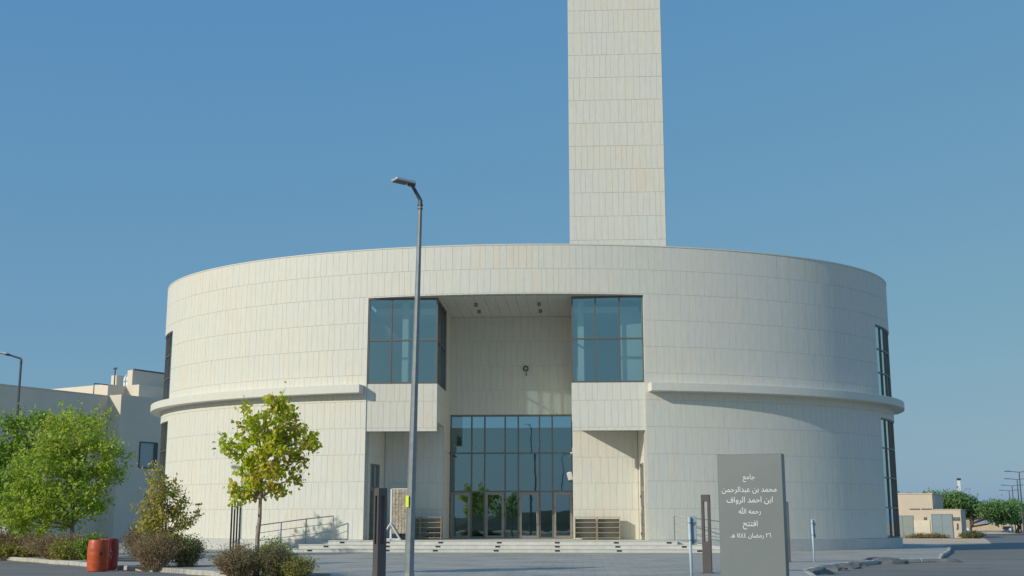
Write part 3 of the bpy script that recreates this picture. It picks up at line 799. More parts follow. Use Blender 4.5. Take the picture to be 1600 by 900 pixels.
def line(body, u, z, width, bold):
    ov, fs = letter_tris(body, bold)
    used = sorted({i for f in fs for i in f}); x0 = min(ov[i].x for i in used); x1 = max(ov[i].x for i in used)
    y0 = min(ov[i].y for i in used); y1 = max(ov[i].y for i in used); k = width/(x1-x0)
    b = MB(); b.mesh([TS @ Vector((u+(p.x-(x0+x1)/2)*k, -.004, z+(p.y-(y0+y1)/2)*k*1.08)) for p in ov], fs)
    b.build('lettering', 'letter_white', sgn)
wd = lambda s: ' '.join(reversed([shape(w) for w in s.split(' ')]))
line(wd('جامع'), .615, 2.095, .235, .034)
line(wd('محمد بن عبدالرحمن'), .61, 1.865, 1.07, .050)
line(wd('ابن احمد الرواف'), .615, 1.665, .90, .050)
line(wd('رحمه \uFDF2'), .61, 1.465, .43, .026)
line(wd('افتتح'), .61, 1.20, .285, .034)
line(shape('هـ')+' ١٤٤٤ '+shape('رمضان')+' ٢٦', .61, .99, .79, .036)

# ------------------------------------------------------------------ slotted pillar lamps, plate posts, bars
def slotted_pillar(x, y, a, label, h=1.99, w=.215):
    t = thing('pillar_lamp', label, 'pillar lamp', (0, 0, 0), 'slotted pillar lamps on the plaza')
    k = w/2; c = .062; zs0, zs1 = .78, h-.17
    b = MB(); b.bevbox(-k, k, -k, k, 0, zs0, .004); b.build('lower_body', 'pillar_metal', t)
    b = MB(); b.bevbox(-k, k, -k, k, zs1, h, .004); b.build('head', 'pillar_metal', t)
    for sx in (-1, 1):
        for sy in (-1, 1):
            b = MB(); b.box(min(sx*k, sx*(k-c)), max(sx*k, sx*(k-c)), min(sy*k, sy*(k-c)), max(sy*k, sy*(k-c)), zs0, zs1); b.build('corner_bar', 'pillar_metal', t)
    b = MB(); b.box(-.15, .15, -.15, .15, 0, .018); b.build('base_plate', 'pillar_metal', t)
    t.location = (x, y, 0); t.rotation_euler = (0, 0, a); return t
slotted_pillar(-4.44, 26.6, R(38), 'brown slotted pillar lamp left of the galvanised lamp post')
slotted_pillar(3.10, 30.8, R(-12), 'brown slotted pillar lamp between the plate post and grey sign', 1.93)
slotted_pillar(6.52, 39.6, R(-10), 'brown slotted pillar lamp mostly hidden behind the right edge of the sign', 1.9)
def plate_post(x, y, h, label, dx):
    t = thing('plate_post', label, 'post', (x, y, 0), 'slim painted posts with plates')
    b = MB(); b.tube([(x, y, -.02), (x-.02, y, h)], .032, 10); b.build('post', 'blue_white_paint', t, True)
    b = MB(); b.bevbox(x+dx-.075, x+dx+.075, y+.034, y+.05, h-.58, h+.02, .005); b.build('plate', 'pale_blue_paint', t)
    for z in (h-.12, h-.48):
        b = MB(); b.tube([(x-.01+.040*math.cos(q), y+.040*math.sin(q), z) for q in [2*math.pi*i/12 for i in range(13)]], .01, 6, cap=False); b.box(x+dx-.06, x+dx+.05, y+.02, y+.036, z-.018, z+.018); b.build('clamp', 'galvanised', t)
plate_post(2.28, 26.0, 1.36, 'pale post with long plate just left of the grey sign', .06)
plate_post(7.37, 39.6, 1.33, 'white post with narrow plate standing right of the grey sign', .03)
t = thing('bar_stand', 'row of four slim dark upright bars behind the small leafy tree', 'stand', (-13.2, 45.5, 0))
for i in range(4):
    b = MB(); x = -13.27+.107*i; b.box(x-.026, x+.026, 45.47, 45.53, 0, 2.02); b.build('upright_bar', 'dark_steel', t)
b = MB(); b.box(-13.35, -12.85, 45.4, 45.6, -.01, .03); b.build('base_plate', 'dark_steel', t)

# ------------------------------------------------------------------ street lamps
def street_lamp(x, y, h, lean, ang, arm, label, tilt, group='single arm street lamps', r0=.103, mat='galvanised', rise=.35, head=1.0):
    """built at the origin with its arm along -X, then turned and placed"""
    t = thing('street_lamp', label, 'street lamp', (0, 0, 0), group)
    b = MB(); n = 9
    b.tube([(lean*h*i/n, 0, h*i/n) for i in range(n+1)], [r0+(.045-r0)*i/n for i in range(n+1)], 8); b.build('pole', mat, t)
    b = MB(); b.bevbox(-.2, .2, -.2, .2, -.02, .03, .005); b.tube([(0, 0, .02), (0, 0, .22)], [r0*1.35, r0*1.08], 8); b.build('base_plate', mat, t)
    X = lean*h
    b = MB(); b.tube([(X, 0, h-.12), (X, 0, h-.01), (X-.02, 0, h+.03), (X-arm, 0, h+rise)], [.05, .048, .042, .038], 8); b.tube([(X, 0, h-.14), (X, 0, h-.10)], .062, 8); b.tube([(X, 0, h-.22), (X, 0, h-.19)], .058, 8); b.build('arm', 'lamp_dark', t)
    T = Matrix.Translation((X-arm, 0, h+rise)) @ Matrix.Rotation(tilt, 4, 'Y') @ Matrix.Scale(head, 4)
    b = MB(); b.bevbox(-.62, .06, -.20, .20, -.02, .07, .02, mat=T); b.build('lamp_head', 'lamp_silver', t)
    b = MB(); b.bevbox(-.10, .12, -.09, .09, -.08, .05, .02, mat=T); b.build('driver_box', 'lamp_dark', t)
    b = MB(); b.box(-.58, -.15, -.17, .17, -.032, -.021, mat=T); b.build('lens', 'lamp_dark', t)
    t.location = (x, y, 0); t.rotation_euler = (0, 0, ang); return t
near = street_lamp(-3.63, 25.5, 8.28, .0165, R(35), .23, 'tall galvanised street lamp with yellow sticker before the entrance', R(3), rise=.34, head=.70)
sm = MB()
for i in range(3):
    a0 = R(142)+R(28)*i
    a1 = a0+R(28); r = .0955
    sm.poly([(r*math.cos(q), r*math.sin(q), z) for q, z in ((a0, 1.56), (a1, 1.56), (a1, 1.80), (a0, 1.80))])
st_ = sm.build('sticker', 'sticker', near, label='yellow green sticker on the pole'); st_.rotation_euler = (0, 0, 0)
street_lamp(-23.6, 49.05, 8.02, -.006, R(4), .62, 'street lamp rising behind the green trees at far left', R(10), mat='lamp_dark', rise=.22, r0=.09, head=.75)
street_lamp(-1.35, -14, 8.3, 0, R(200), .6, 'street lamp across the road seen only mirrored in the glazing', R(12), mat='galvanised')
# far twin arm lamps along the road
def twin_lamp(h, label):
    t = thing('road_lamp', label, 'street lamp', (0, 0, 0), 'twin arm lamps along the far road')
    b = MB(); b.tube([(0, 0, 0), (0, 0, h)], [.17, .09], 8); b.build('pole', 'lamp_dark', t)
    for s in (-1, 1):
        b = MB(); b.tube([(0, 0, h-.05), (s*1.6, 0, h+.12)], .06, 6); b.build('arm', 'lamp_dark', t)
        b = MB(); b.bevbox(s*2.0-.5, s*2.0+.5, -.18, .18, h+.06, h+.22, .03); b.build('lamp_head', 'lamp_dark', t)
    return t
tl0 = twin_lamp(11.1, 'nearest twin arm road lamp, cut by the right edge of the picture')
for i, (x, y, lb) in enumerate([(80.1, 227, None), (91.2, 260, 'twin arm road lamp above the right trees, second nearest'), (102.9, 297, 'twin arm road lamp above the right trees, third nearest'), (114.8, 334, 'smallest, farthest twin arm road lamp above the right trees')]):
    o = tl0 if i == 0 else copy_tree(tl0)
    o.location = (x, y, zg(y)-.12); o.rotation_euler = (0, 0, R(-12))
    if lb: o['label'] = lb

# ------------------------------------------------------------------ barrels
def barrel(x, y, z, mat, label, hole):
    t = thing('barrel', label, 'barrel', (x, y, z), 'plastic barrels by the kerb')
    prof = [(.24, 0), (.265, .02), (.275, .10), (.283, .24), (.287, .27), (.283, .30), (.289, .33), (.291, .45), (.296, .48), (.291, .51), (.289, .60), (.293, .63), (.288, .66), (.279, .78), (.268, .86), (.258, .885), (.235, .89), (.23, .87), (.05, .87)]
    b = MB(); b.lathe(prof, (x, y, z), 40); shade_auto(b.build('body', mat, t), 40)
    for dx in (-.12, .12):
        b = MB(); b.lathe([(.035, 0), (.035, .03), (.03, .035)], (x+dx, y+.05, z+.87), 12); b.build('bung', 'black_plastic', t)
    if hole:
        a = R(-78); b = MB()
        for i in range(4):
            q0, q1 = a-.16+.08*i, a-.16+.08*(i+1)
            b.poly([(x+.2765*math.cos(q), y+.2765*math.sin(q), z+zz) for q, zz in ((q0, .77), (q1, .77), (q1, .815), (q0, .815))])
        b.build('hand_hole', 'black_plastic', t)
        b = MB()
        for i, (q, zz) in enumerate([(-62, .36), (-56, .44), (-50, .34), (-54, .30), (-47, .42), (-59, .50)]):
            q = R(q); b.poly([(x+.2925*math.cos(q+c), y+.2925*math.sin(q+c), z+zz+d) for c, d in ((0, 0), (.05, .01), (.09, .10), (.04, .11))])
        b.build('faded_print', 'pink_print', t)
    else:
        b = MB(); a = R(-52)
        b.poly([(x+.2965*math.cos(a+q*.16), y+.2965*math.sin(a+q*.16), z+.50+.055*w) for q, w in ((-1, -.3), (-.5, -1), (.4, -1.1), (1, -.2), (.7, .8), (-.2, 1.1), (-.9, .6))]); b.build('scorch_mark', 'scorched', t)
barrel(-13.86, 34.35, ROAD_Z, 'orange_plastic', 'orange plastic barrel in front, sunlit, standing on the road', False)
barrel(-13.93, 35.30, ROAD_Z+.02, 'red_plastic', 'dark red plastic barrel with hand hole behind the orange one', True)

# ------------------------------------------------------------------ plants
def leaf_mesh(C, size, tint, up=.35, droop=0.0, sizevar=.35, r=nrg, wide=.75):
    """one folded six-point leaf per centre"""
    n = len(C)
    d = r.normal(size=(n, 3)); d[:, 2] -= droop*1.6; d /= np.linalg.norm(d, axis=1)[:, None]
    q = r.normal(size=(n, 3))*.8; q[:, 2] += up*1.2; q -= np.array(ld)*.75      # blades turn to the light
    q -= d*(q*d).sum(1)[:, None]; q /= np.linalg.norm(q, axis=1)[:, None]
    s = np.cross(d, q); L = size*(1+sizevar*(r.random(n)*2-1)); L = L[:, None]; w = L*wide*.5
    b0 = C; tip = C+d*L; m1 = C+d*L*.28; m2 = C+d*L*.62; f = q*L*.10
    V = np.stack([b0, m1+s*w+f, m2+s*w*.72+f, tip, m2-s*w*.72+f, m1-s*w+f], 1).reshape(-1, 3)
    k = np.arange(n)[:, None]*6
    F = np.concatenate([k+np.array([[0, 1, 2, 3]]), k+np.array([[0, 3, 4, 5]])], 1).reshape(-1, 4)
    return V, F, np.repeat(tint, 2)
def put_leaves(name, V, F, T, mat, parent):
    off = np.array(OFF.get(parent.name, (0, 0, 0)))
    me = bpy.data.meshes.new(name); V = (V-off).astype(np.float32)
    me.vertices.add(len(V)); me.vertices.foreach_set('co', V.ravel())
    me.loops.add(F.size); me.loops.foreach_set('vertex_index', F.ravel().astype(np.int32))
    me.polygons.add(len(F)); me.polygons.foreach_set('loop_start', np.arange(0, F.size, 4, dtype=np.int32))
    me.materials.append(M[mat]); me.update(calc_edges=True)
    at = me.attributes.new('tint', 'FLOAT', 'FACE'); at.data.foreach_set('value', np.clip(T, .001, 1).astype(np.float32))
    o = bpy.data.objects.new(name, me); COL.objects.link(o); o.parent = parent; OFF[o.name] = tuple(off); o['kind'] = 'stuff'; return o
def plant(name, label, cat, base, blobs, n_clump, per, leaf, clump_r, mat, bark='bark', trunk_r=.06, trunk_top=None, twig_r=.008, group=None, up=.35, droop=.2, twig_frac=.6, wide=.75, seed=1, hollow=.35, stems=1, shell=True, low=.55, shoots=0, shoot_len=.6):
    """blobs: (x, y, z, rx, ry, rz, share, tint).  Trunk and limbs reach the clumps, leaves hang round them."""
    r = np.random.default_rng(seed); q = random.Random(seed)
    t = thing(name, label, cat, base, group); B = Vector(base)
    wsum = sum(b[6] for b in blobs); C = []; TN = []; limbs = MB()
    top = Vector(trunk_top) if trunk_top else Vector((blobs[0][0], blobs[0][1], blobs[0][2]))
    spine = []
    for si in range(stems):
        tp = top if si == 0 else top+Vector((q.uniform(-.5, .5), q.uniform(-.3, .3), q.uniform(-.4, 0)))
        mid = [B.lerp(tp, k/8)+Vector((q.uniform(-1, 1), q.uniform(-1, 1), 0))*trunk_r*((.9 if low < .6 else .3) if 0 < k else 0)*(1-k/10)+Vector((0, 0, -.05 if k == 0 else 0)) for k in range(9)]
        limbs.tube(mid, [trunk_r*(1.25 if k == 0 else 1-.8*k/8) for k in range(9)], 8)
        spine.append(mid)
    tk = limbs.build('trunk', bark, t, True); br = MB()
    for b in blobs:
        c = Vector(b[:3]); sp = spine[q.randrange(stems)]
        f = min(7, max(2 if low < .6 else 4, int(((c.z-B.z)*low)/(max(.1, top.z-B.z))*8)))
        a = sp[f]; m = a.lerp(c, .5)+Vector((0, 0, (-.08 if low < .6 else .05)*(c-a).length+.03))
        br.tube([a, m, c], [trunk_r*.45, trunk_r*.3, trunk_r*.15], 6, cap=False)
        nk = max(3, int(n_clump*b[6]/wsum))
        for _ in range(nk):
            d = Vector((q.gauss(0, 1), q.gauss(0, 1), q.gauss(0, 1))).normalized(); rr = (q.random()**.5 if not shell else (hollow+(1-hollow)*q.random()**.7))
            p = c+Vector((d.x*b[3], d.y*b[4], d.z*b[5]))*rr
            if p.z < B.z+.05: continue
            C.append(p); TN.append(b[7]+q.gauss(0, .10))
            if q.random() < twig_frac:
                s0 = m.lerp(c, q.uniform(.2, 1)); br.tube([s0, s0.lerp(p, .55)+Vector((q.uniform(-.05, .05), q.uniform(-.05, .05), .03)), p], [twig_r, twig_r*.7, twig_r*.35], 4, cap=False)
    SP = []; ST = []
    for _ in range(shoots):                                           # slim shoots that stand out of the crown
        b = blobs[q.randrange(len(blobs))]; d = Vector((q.gauss(0, 1), q.gauss(0, .8), abs(q.gauss(.5, .8)))).normalized()
        p0 = Vector(b[:3])+Vector((d.x*b[3], d.y*b[4], d.z*b[5]))*.8; e = (d+Vector((0, 0, .55))).normalized()*shoot_len*q.uniform(.5, 1.2)
        br.tube([p0, p0+e*.6, p0+e], [twig_r, twig_r*.7, twig_r*.3], 4, cap=False)
        for k in range(int(14*e.length/.6)):
            SP.append(p0+e*q.uniform(.1, 1.03)+Vector((q.gauss(0, 1), q.gauss(0, 1), q.gauss(0, 1)))*leaf*.5); ST.append(b[7]+q.gauss(.06, .1))
    br.build('branches', bark, t, True)
    C = np.array([tuple(p) for p in C]); TN = np.array(TN)
    P = np.repeat(C, per, 0)+r.normal(size=(len(C)*per, 3))*clump_r*np.array([1, 1, .85])
    tn = np.repeat(TN, per)+r.normal(size=len(P))*.11
    if SP: P = np.concatenate([P, np.array([tuple(p) for p in SP])]); tn = np.concatenate([tn, np.array(ST)])
    k = P[:, 2] > B.z+.03; P, tn = P[k], tn[k]
    V, F, T = leaf_mesh(P, leaf, tn, up, droop, r=r, wide=wide)
    put_leaves('crown', V, F, T, mat, t)
    return t
# the young tree before the wall.  u(px), z(py) turn measured outline into metres at its distance
TX, TY = -7.70, 28.6
def ub(px, py, r, share, tint, dy=0.0, ry=None):
    return (TX-.06+(px-401)/65.4*.96, TY+dy, .02+(900-py)/66.4*1.004, r/65.4, (ry or r)/65.4, r/65.4, share, tint)
young = plant('young_tree', 'small tree with thin trunk and yellow green leaves before the left wall', 'tree', (TX, TY, 0),
    [ub(428, 632, 24, 1.0, 0.79), ub(450, 655, 22, .7, 0.75, .15), ub(396, 664, 32, 1.5, 0.62, -.1), ub(370, 695, 27, 1.1, 0.57), ub(418, 690, 42, 2.6, 0.72, .2), ub(425, 690, 36, 1.6, 0.67, -.4), ub(475, 692, 21, .8, 0.72), ub(455, 690, 25, .8, 0.77),
     ub(388, 735, 36, 1.8, 0.59, .1), ub(425, 738, 38, 2.2, 0.82, -.3), ub(455, 725, 24, .9, 0.82), ub(372, 772, 22, 1.0, 0.64), ub(395, 768, 20, .8, 0.72), ub(440, 765, 20, .5, 0.82), ub(462, 750, 13, .3, 0.82), ub(485, 692, 12, .25, 0.77), ub(350, 700, 12, .3, 0.62)],
    185, 22, .098, .08, 'leaf_young', shoots=26, shoot_len=.34, trunk_r=.066, trunk_top=(TX+.06, TY, 3.6), twig_r=.005, droop=.45, up=.2, twig_frac=.3, wide=.92, seed=4, hollow=.1, low=.86)
# big leafy trees at the left
plant('leafy_tree', 'bright green leafy tree nearest the orange barrel', 'tree', (-18.3, 43.2, 0),
    [(-18.9, 43, 4.35, 1.1, 1.1, .9, 2, .66), (-18.1, 42.7, 3.5, 1.2, 1.2, 1.0, 2.4, .66), (-19.2, 42.5, 3.0, 1.4, 1.2, 1.1, 2.6, .62), (-17.5, 43, 2.8, .9, .9, .8, 1.2, .54), (-18.4, 42.0, 2.0, 1.4, .9, .8, 2.0, .62), (-17.1, 43.2, 3.4, .45, .6, .5, .5, .55), (-20.0, 42.2, 1.9, 1.0, .8, .8, 1.5, .60), (-17.7, 42.0, 1.7, .8, .7, .6, 1.0, .58), (-19.2, 41.9, 1.25, 1.2, .6, .5, 1.2, .60)],
    430, 26, .118, .135, 'leaf_green', trunk_r=.10, trunk_top=(-18.5, 43, 4.3), twig_frac=.35, seed=8, up=.5, shoots=90, shoot_len=.75, hollow=.55)
plant('leafy_tree', 'darker green leafy tree at the left edge under the street lamp', 'tree', (-22.2, 46.5, 0),
    [(-22.4, 46.2, 4.4, 1.3, 1.2, 1.0, 2.2, .38), (-21.3, 46.4, 4.6, 1.1, 1.1, .9, 1.8, .45), (-23.2, 46, 3.4, 1.1, 1.1, 1.2, 1.8, .34), (-22.0, 45.8, 3.2, 1.3, 1.1, 1.0, 2, .36), (-20.3, 46.6, 4.5, 1.0, 1.0, .8, 1.5, .52), (-22.3, 45.6, 2.1, 1.3, 1, .9, 1.8, .42), (-21.2, 45.3, 1.6, 1.1, .8, .7, 1.2, .50), (-19.6, 46.6, 4.9, .55, .6, .5, .7, .58), (-23.4, 45.4, 1.4, 1, .8, .7, 1.2, .42)],
    430, 27, .122, .145, 'leaf_green', trunk_r=.11, trunk_top=(-22.0, 46.4, 4.7), twig_frac=.3, seed=12, up=.5, shoots=80, shoot_len=.8, hollow=.5)
def twiggy(name, label, base, rx, ry, h, n, mat, tw, nl, leaf, tint, seed, green=None, group=None):
    """a dense shrub: many thin stems fanning from the ground, small leaves along them"""
    q = random.Random(seed); r = np.random.default_rng(seed); t = thing(name, label, 'shrub', base, group); b = MB(); C = []; TN = []
    for i in range(n):
        a = q.uniform(0, 2*math.pi); k = q.random()**.5; hh = h*(1-.45*k*k)*q.uniform(.7, 1.05)
        p0 = Vector(base)+Vector((rx*.35*k*math.cos(a), ry*.35*k*math.sin(a), -.02)); p2 = Vector(base)+Vector((rx*k*math.cos(a)*q.uniform(.8, 1.1), ry*k*math.sin(a), hh))
        p1 = p0.lerp(p2, .5)+Vector((q.uniform(-.06, .06), q.uniform(-.06, .06), .08*hh))
        b.tube([p0, p1, p2], [.010, .007, .003], 4, cap=False)
        for j in range(3):
            s = p1.lerp(p2, q.random()); e_ = s+Vector((q.gauss(0, .11), q.gauss(0, .11), q.uniform(.02, .16)))
            b.tube([s, e_], [.004, .0022], 3, cap=False); C.append(e_); TN.append(tint+q.gauss(0, .12))
        for j in range(nl):
            s = p0.lerp(p2, q.uniform(.25, 1.02)); C.append(s); TN.append((green if green is not None and p2.x > base[0] else tint)+q.gauss(0, .12))
    b.build('stems', tw, t, True)
    C = np.array([tuple(c) for c in C]); C = np.repeat(C, 4, 0)+r.normal(size=(len(C)*4, 3))*.055; T0_ = np.repeat(np.array(TN), 4)+r.normal(size=len(C))*.08
    k = C[:, 2] > base[2]+.02; V, F, T_ = leaf_mesh(C[k], leaf, T0_[k], .4, 0, r=r, wide=.5); put_leaves('foliage', V, F, T_, mat, t); return t
# tall bush by the corner of the drum
plant('tall_bush', 'tall thinning bush with yellow green leaves right of the barrels', 'bush', (-12.0, 34.6, 0),
    [(-12.25, 34.6, 2.35, .38, .35, .28, 1.0, 0.69), (-11.9, 34.6, 1.85, .42, .4, .40, 1.3, 0.72), (-12.5, 34.6, 1.35, .42, .4, .32, 1.2, 0.69), (-11.8, 34.6, 1.1, .55, .5, .4, 1.3, 0.69), (-11.25, 34.6, 1.35, .22, .25, .22, .35, 0.44), (-11.55, 34.6, 1.95, .18, .2, .2, .3, 0.44), (-12.0, 34.6, .8, .8, .6, .4, 1.5, 0.64), (-12.3, 34.5, 1.75, .35, .3, .35, 1.0, 0.74), (-12.0, 34.5, 1.45, .5, .4, .3, 1.2, 0.76)],
    150, 14, .09, .085, 'leaf_bush', shoots=60, shoot_len=.5, bark='dry_twig', trunk_r=.035, trunk_top=(-12.0, 34.6, 2.3), twig_r=.006, stems=4, seed=21, twig_frac=.9)
twiggy('dry_shrub', 'brown dry twiggy shrub at the foot of the tall bush', (-12.05, 34.0, 0), .78, .5, .95, 200, 'leaf_scrub', 'dry_twig', 2, .05, .9, 31)
twiggy('green_shrub', 'dark green low shrub at the right foot of the tall bush', (-11.35, 34.5, 0), .55, .5, .95, 120, 'leaf_bush', 'dry_twig', 7, .055, .16, 32)
twiggy('mixed_shrub', 'brown half dry shrub left of the small tree trunk', (-8.05, 28.3, 0), .62, .5, .72, 200, 'leaf_scrub', 'dry_twig', 5, .042, .72, 33, green=.5)
twiggy('olive_shrub', 'olive green shrub right of the small tree trunk', (-7.22, 28.5, 0), .52, .5, .72, 190, 'leaf_scrub', 'dry_twig', 7, .042, .34, 34)
twiggy('low_shrub', 'low pale green sprawling shrub at the right end of the tree bed', (-6.65, 28.3, 0), .42, .4, .42, 80, 'leaf_bush', 'dry_twig', 8, .045, .45, 35)
twiggy('green_shrub', 'fresh green shrub behind the small tree trunk', (-7.55, 29.4, 0), .40, .4, .82, 80, 'leaf_green', 'dry_twig', 8, .06, .45, 36)
twiggy('dry_shrub', 'reddish dry brush under the left edge tree', (-21.4, 44.6, 0), 2.2, .9, 1.0, 260, 'leaf_scrub', 'dry_twig', 3, .07, .9, 37)
twiggy('dry_shrub', 'reddish dry brush under the bright green tree', (-17.8, 41.4, 0), 1.9, .8, .85, 230, 'leaf_scrub', 'dry_twig', 3, .07, .88, 38)
twiggy('low_shrub', 'low green ground plant left of the orange barrel', (-15.9, 39.0, 0), .55, .5, .85, 90, 'leaf_green', 'dry_twig', 9, .08, .3, 39)
twiggy('low_shrub', 'yellowish low plant at the left kerb', (-17.4, 40.7, 0), .9, .6, .6, 110, 'leaf_bush', 'dry_twig', 8, .07, .55, 40)
twiggy('low_shrub', 'sparse low weeds along the far left kerb', (-20.8, 43.9, 0), 1.8, .5, .4, 120, 'leaf_bush', 'dry_twig', 7, .07, .5, 41)
twiggy('dry_shrub', 'reddish dry brush behind the barrels', (-15.4, 42.5, 0), 1.1, .8, 1.25, 130, 'leaf_scrub', 'dry_twig', 3, .07, .92, 42)

# ------------------------------------------------------------------ annex building at the left
E1 = Vector((.48, .877, 0)).normalized(); E2 = Vector((.877, -.48, 0)).normalized()
TA = Matrix.Translation((-33.03, 82, 0)) @ Matrix(((E1.x, E2.x, 0, 0), (E1.y, E2.y, 0, 0), (0, 0, 1, 0), (0, 0, 0, 1)))
def abox(mb, u0, u1, v0, v1, z0, z1): return mb.box(u0, u1, v0, v1, z0, z1, mat=TA)
anx = thing('annex_building', 'grey rendered flat roofed block half hidden by trees left of the mosque', 'building', (-33.03, 82, 0))
b = MB(); abox(b, -34, -.003, -15, 0, 0, 9.90); b.build('wall', 'render_grey', anx)
b = MB(); abox(b, 0, 22, -15, 1.30, 0, 9.97); b.build('wall', 'render_grey', anx)
b = MB(); abox(b, 2.0, 22.0, -15.2, -2.6, 9.6, 11.12); b.build('upper_wall', 'render_grey', anx)
b = MB(); abox(b, 3.6, 22.2, -2.59, -1.15, 9.7, 11.16); b.build('upper_wall', 'render_grey', anx)
b = MB(); abox(b, 5.2, 7.5, -6.2, -5.6, 11, 12.3); b.build('roof_block', 'render_grey', anx)
b = MB(); abox(b, 4.5, 10.5, -3.55, -3.0, 11, 12.45); b.build('roof_block', 'render_grey', anx)
b = MB(); abox(b, -34, -.01, -15, .04, 9.902, 9.96); b.build('coping', 'render_grey', anx)
def awin(u0, u1, v, z0, z1):
    f = MB()
    for (a, c, p, q) in ((u0-.06, u0, z0, z1), (u1, u1+.06, z0, z1), (u0-.06, u1+.06, z0-.07, z0-.001), (u0-.06, u1+.06, z1+.001, z1+.07)): abox(f, a, c, v-.02, v+.06, p, q)
    abox(f, u1-.28, u1, v+.061, v+.066, z0, z1)
    f = f.build('window', 'dark_steel', anx)
    p = MB(); abox(p, u0, u1, v-.015, v+.004, z0, z1); p.build('pane', 'pane_grey', f)
awin(1.9, 3.4, 1.30, 5.05, 6.75)
b = MB(); abox(b, -3.2, -2.5, 0, .06, 6.65, 7.25); b.build('wall_vent', 'dark_steel', anx)
def apt(u, v, z): return TA @ Vector((u, v, z))
b = MB(); b.tube([apt(4.6, -3.0, 12.5), apt(9.9, -3.0, 12.5), apt(10.8, -2.9, 12.2), apt(11.1, -2.8, 11.2)], .06, 8); b.build('roof_pipe', 'lamp_dark', anx, True)
b = MB(); b.tube([apt(-1.0, -.4, 9.8), apt(-1.0, -.4, 10.75), apt(0.2, -.4, 10.75)], .04, 6); b.build('vent_pipe', 'lamp_dark', anx)
t = thing('water_tank', 'white ribbed water tank on the annex roof between parapet blocks', 'water tank', tuple(apt(5.6, -4.3, 11.1)))
c = apt(5.6, -4.3, 11.1)
b = MB(); b.lathe([(.5, 0), (.62, .05), (.64, .55), (.62, .6), (.64, .65), (.62, .95), (.45, 1.18), (.15, 1.3), (.02, 1.31)], c, 20); shade_auto(b.build('tank_body', 'tank_white', t), 50)
b = MB(); b.lathe([(.655, .56), (.665, .58), (.665, .64), (.655, .66)], c, 20); b.build('band', 'pale_blue_paint', t)
t = thing('antenna_mast', 'thin dark mast standing beside the white roof tank', 'mast', tuple(apt(4.2, -4.6, 11.1)))
b = MB(); p = apt(4.2, -4.6, 11.1); b.tube([p, p+Vector((0, 0, 1.55))], .05, 8); b.tube([p+Vector((-.12, 0, 1.5)), p+Vector((.14, 0, 1.56))], .07, 8); b.build('mast', 'lamp_dark', t)

# ------------------------------------------------------------------ far right: substation hut, wall, trees, cars
sub = thing('utility_hut', 'beige flat roofed utility hut with grey metal doors on sandy ground', 'building', (31, 110, 0))
b = MB(); b.box(26.5, 31.07, 110, 118, -.1, 3.72); b.build('tall_wall', 'render_beige', sub)
b = MB(); b.box(31.073, 33.30, 110.02, 114.2, -.1, 2.32); b.build('low_wall', 'render_beige', sub)
b = MB(); b.box(26.5, 31.1, 109.9, 110, -.1, .92 + .5) if False else b.box(29.42, 30.75, 109.93, 109.999, -.1, 1.42); b.build('pale_patch', 'render_pale', sub)
b = MB(); b.box(26.4, 31.13, 109.93, 118.1, 3.722, 3.80); b.box(31.135, 33.36, 109.96, 114.3, 2.322, 2.39); b.build('coping', 'render_beige', sub)
for x0, x1, y, zt, m in ((27.7, 29.34, 110, 1.80, 'door_greygreen'), (30.95, 32.55, 109.985, 1.92, 'door_bluegrey')):
    d = MB(); d.box(x0-.05, x0, y-.08, y-.0, -.1, zt+.05); d.box(x1, x1+.05, y-.08, y-.0, -.1, zt+.05); d.box(x0, x1, y-.08, y-.0, zt, zt+.05); d = d.build('door', m, sub)
    for a, c in ((x0+.01, (x0+x1)/2-.01), ((x0+x1)/2+.01, x1-.01)):
        l = MB(); l.box(a, c, y-.05, y+.25, -.1, zt-.01); l.box(a+.15, c-.15, y-.07, y-.05, .85, .90); l.build('door_leaf', m, d)
sub.rotation_euler = (0, 0, R(-22.5)); sub.scale = (1.03, 1, 1)
for x0, x1 in ((29.15, 30.0), (30.12, 30.97)):
    b = MB(); b.box(x0, x1, 109.95, 109.999, 2.36, 2.44); b.build('vent_slot', 'dark_steel', sub)
for x, z, y in ((30.40, 1.55, 109.96), (32.78, 1.55, 109.98), (33.08, 1.55, 109.98)):
    b = MB()
    for k in range(3): b.box(x-.13, x+.13, y-.02, y+.05, z-.16+.11*k, z-.09+.11*k)
    b.build('vent', 'kerb_dark', sub)
b = MB(); b.tube([(32.98, 109.95, 1.15), (32.98, 109.95, .75), (32.90, 109.95, .62)], .05, 6); b.build('cable_pipe', 'kerb_dark', sub)
b = MB(); b.box(150, 330, 470, 470.5, -1.7, .42); b.box(100, 149.9, 470.2, 470.7, -1.7, .52); tag(b.build('boundary_wall', 'tan_wall'), 'low tan boundary wall far down the road behind the trees', 'wall')
b = MB(); b.box(43.5, 46.6, 150, 150.3, -.4, 1.55); tag(b.build('wall_pier', 'tan_wall'), 'sunlit tan wall piece right behind the utility hut', 'wall')
def acacia(base, s, seed, label, tint=.45):
    q = random.Random(seed); x, y, z = base; bl = []
    for i in range(15):
        a = q.uniform(0, 2*math.pi); k = q.random()**.6
        bl.append((x+s*4.2*k*math.cos(a), y+s*3.2*k*math.sin(a), z+s*(3.5-1.0*k*k+q.uniform(-.7, .5)), s*1.5, s*1.4, s*.85, 1, tint+q.uniform(-.2, .2)))
    return plant('acacia_tree', label, 'tree', base, bl, 420, 26, .30*s, .32*s, 'leaf_tough', bark='bark_dark', trunk_r=.26*s, trunk_top=(x+.3, y, z+3.2*s), twig_r=.03, group='acacia trees along the far road', up=.6, droop=.1, twig_frac=.25, seed=seed, wide=.5, hollow=.3)
acacia((62.3, 200, zg(200)-.12), 1.42, 51, 'wide crowned acacia right behind the utility hut, trunk beside parked car')
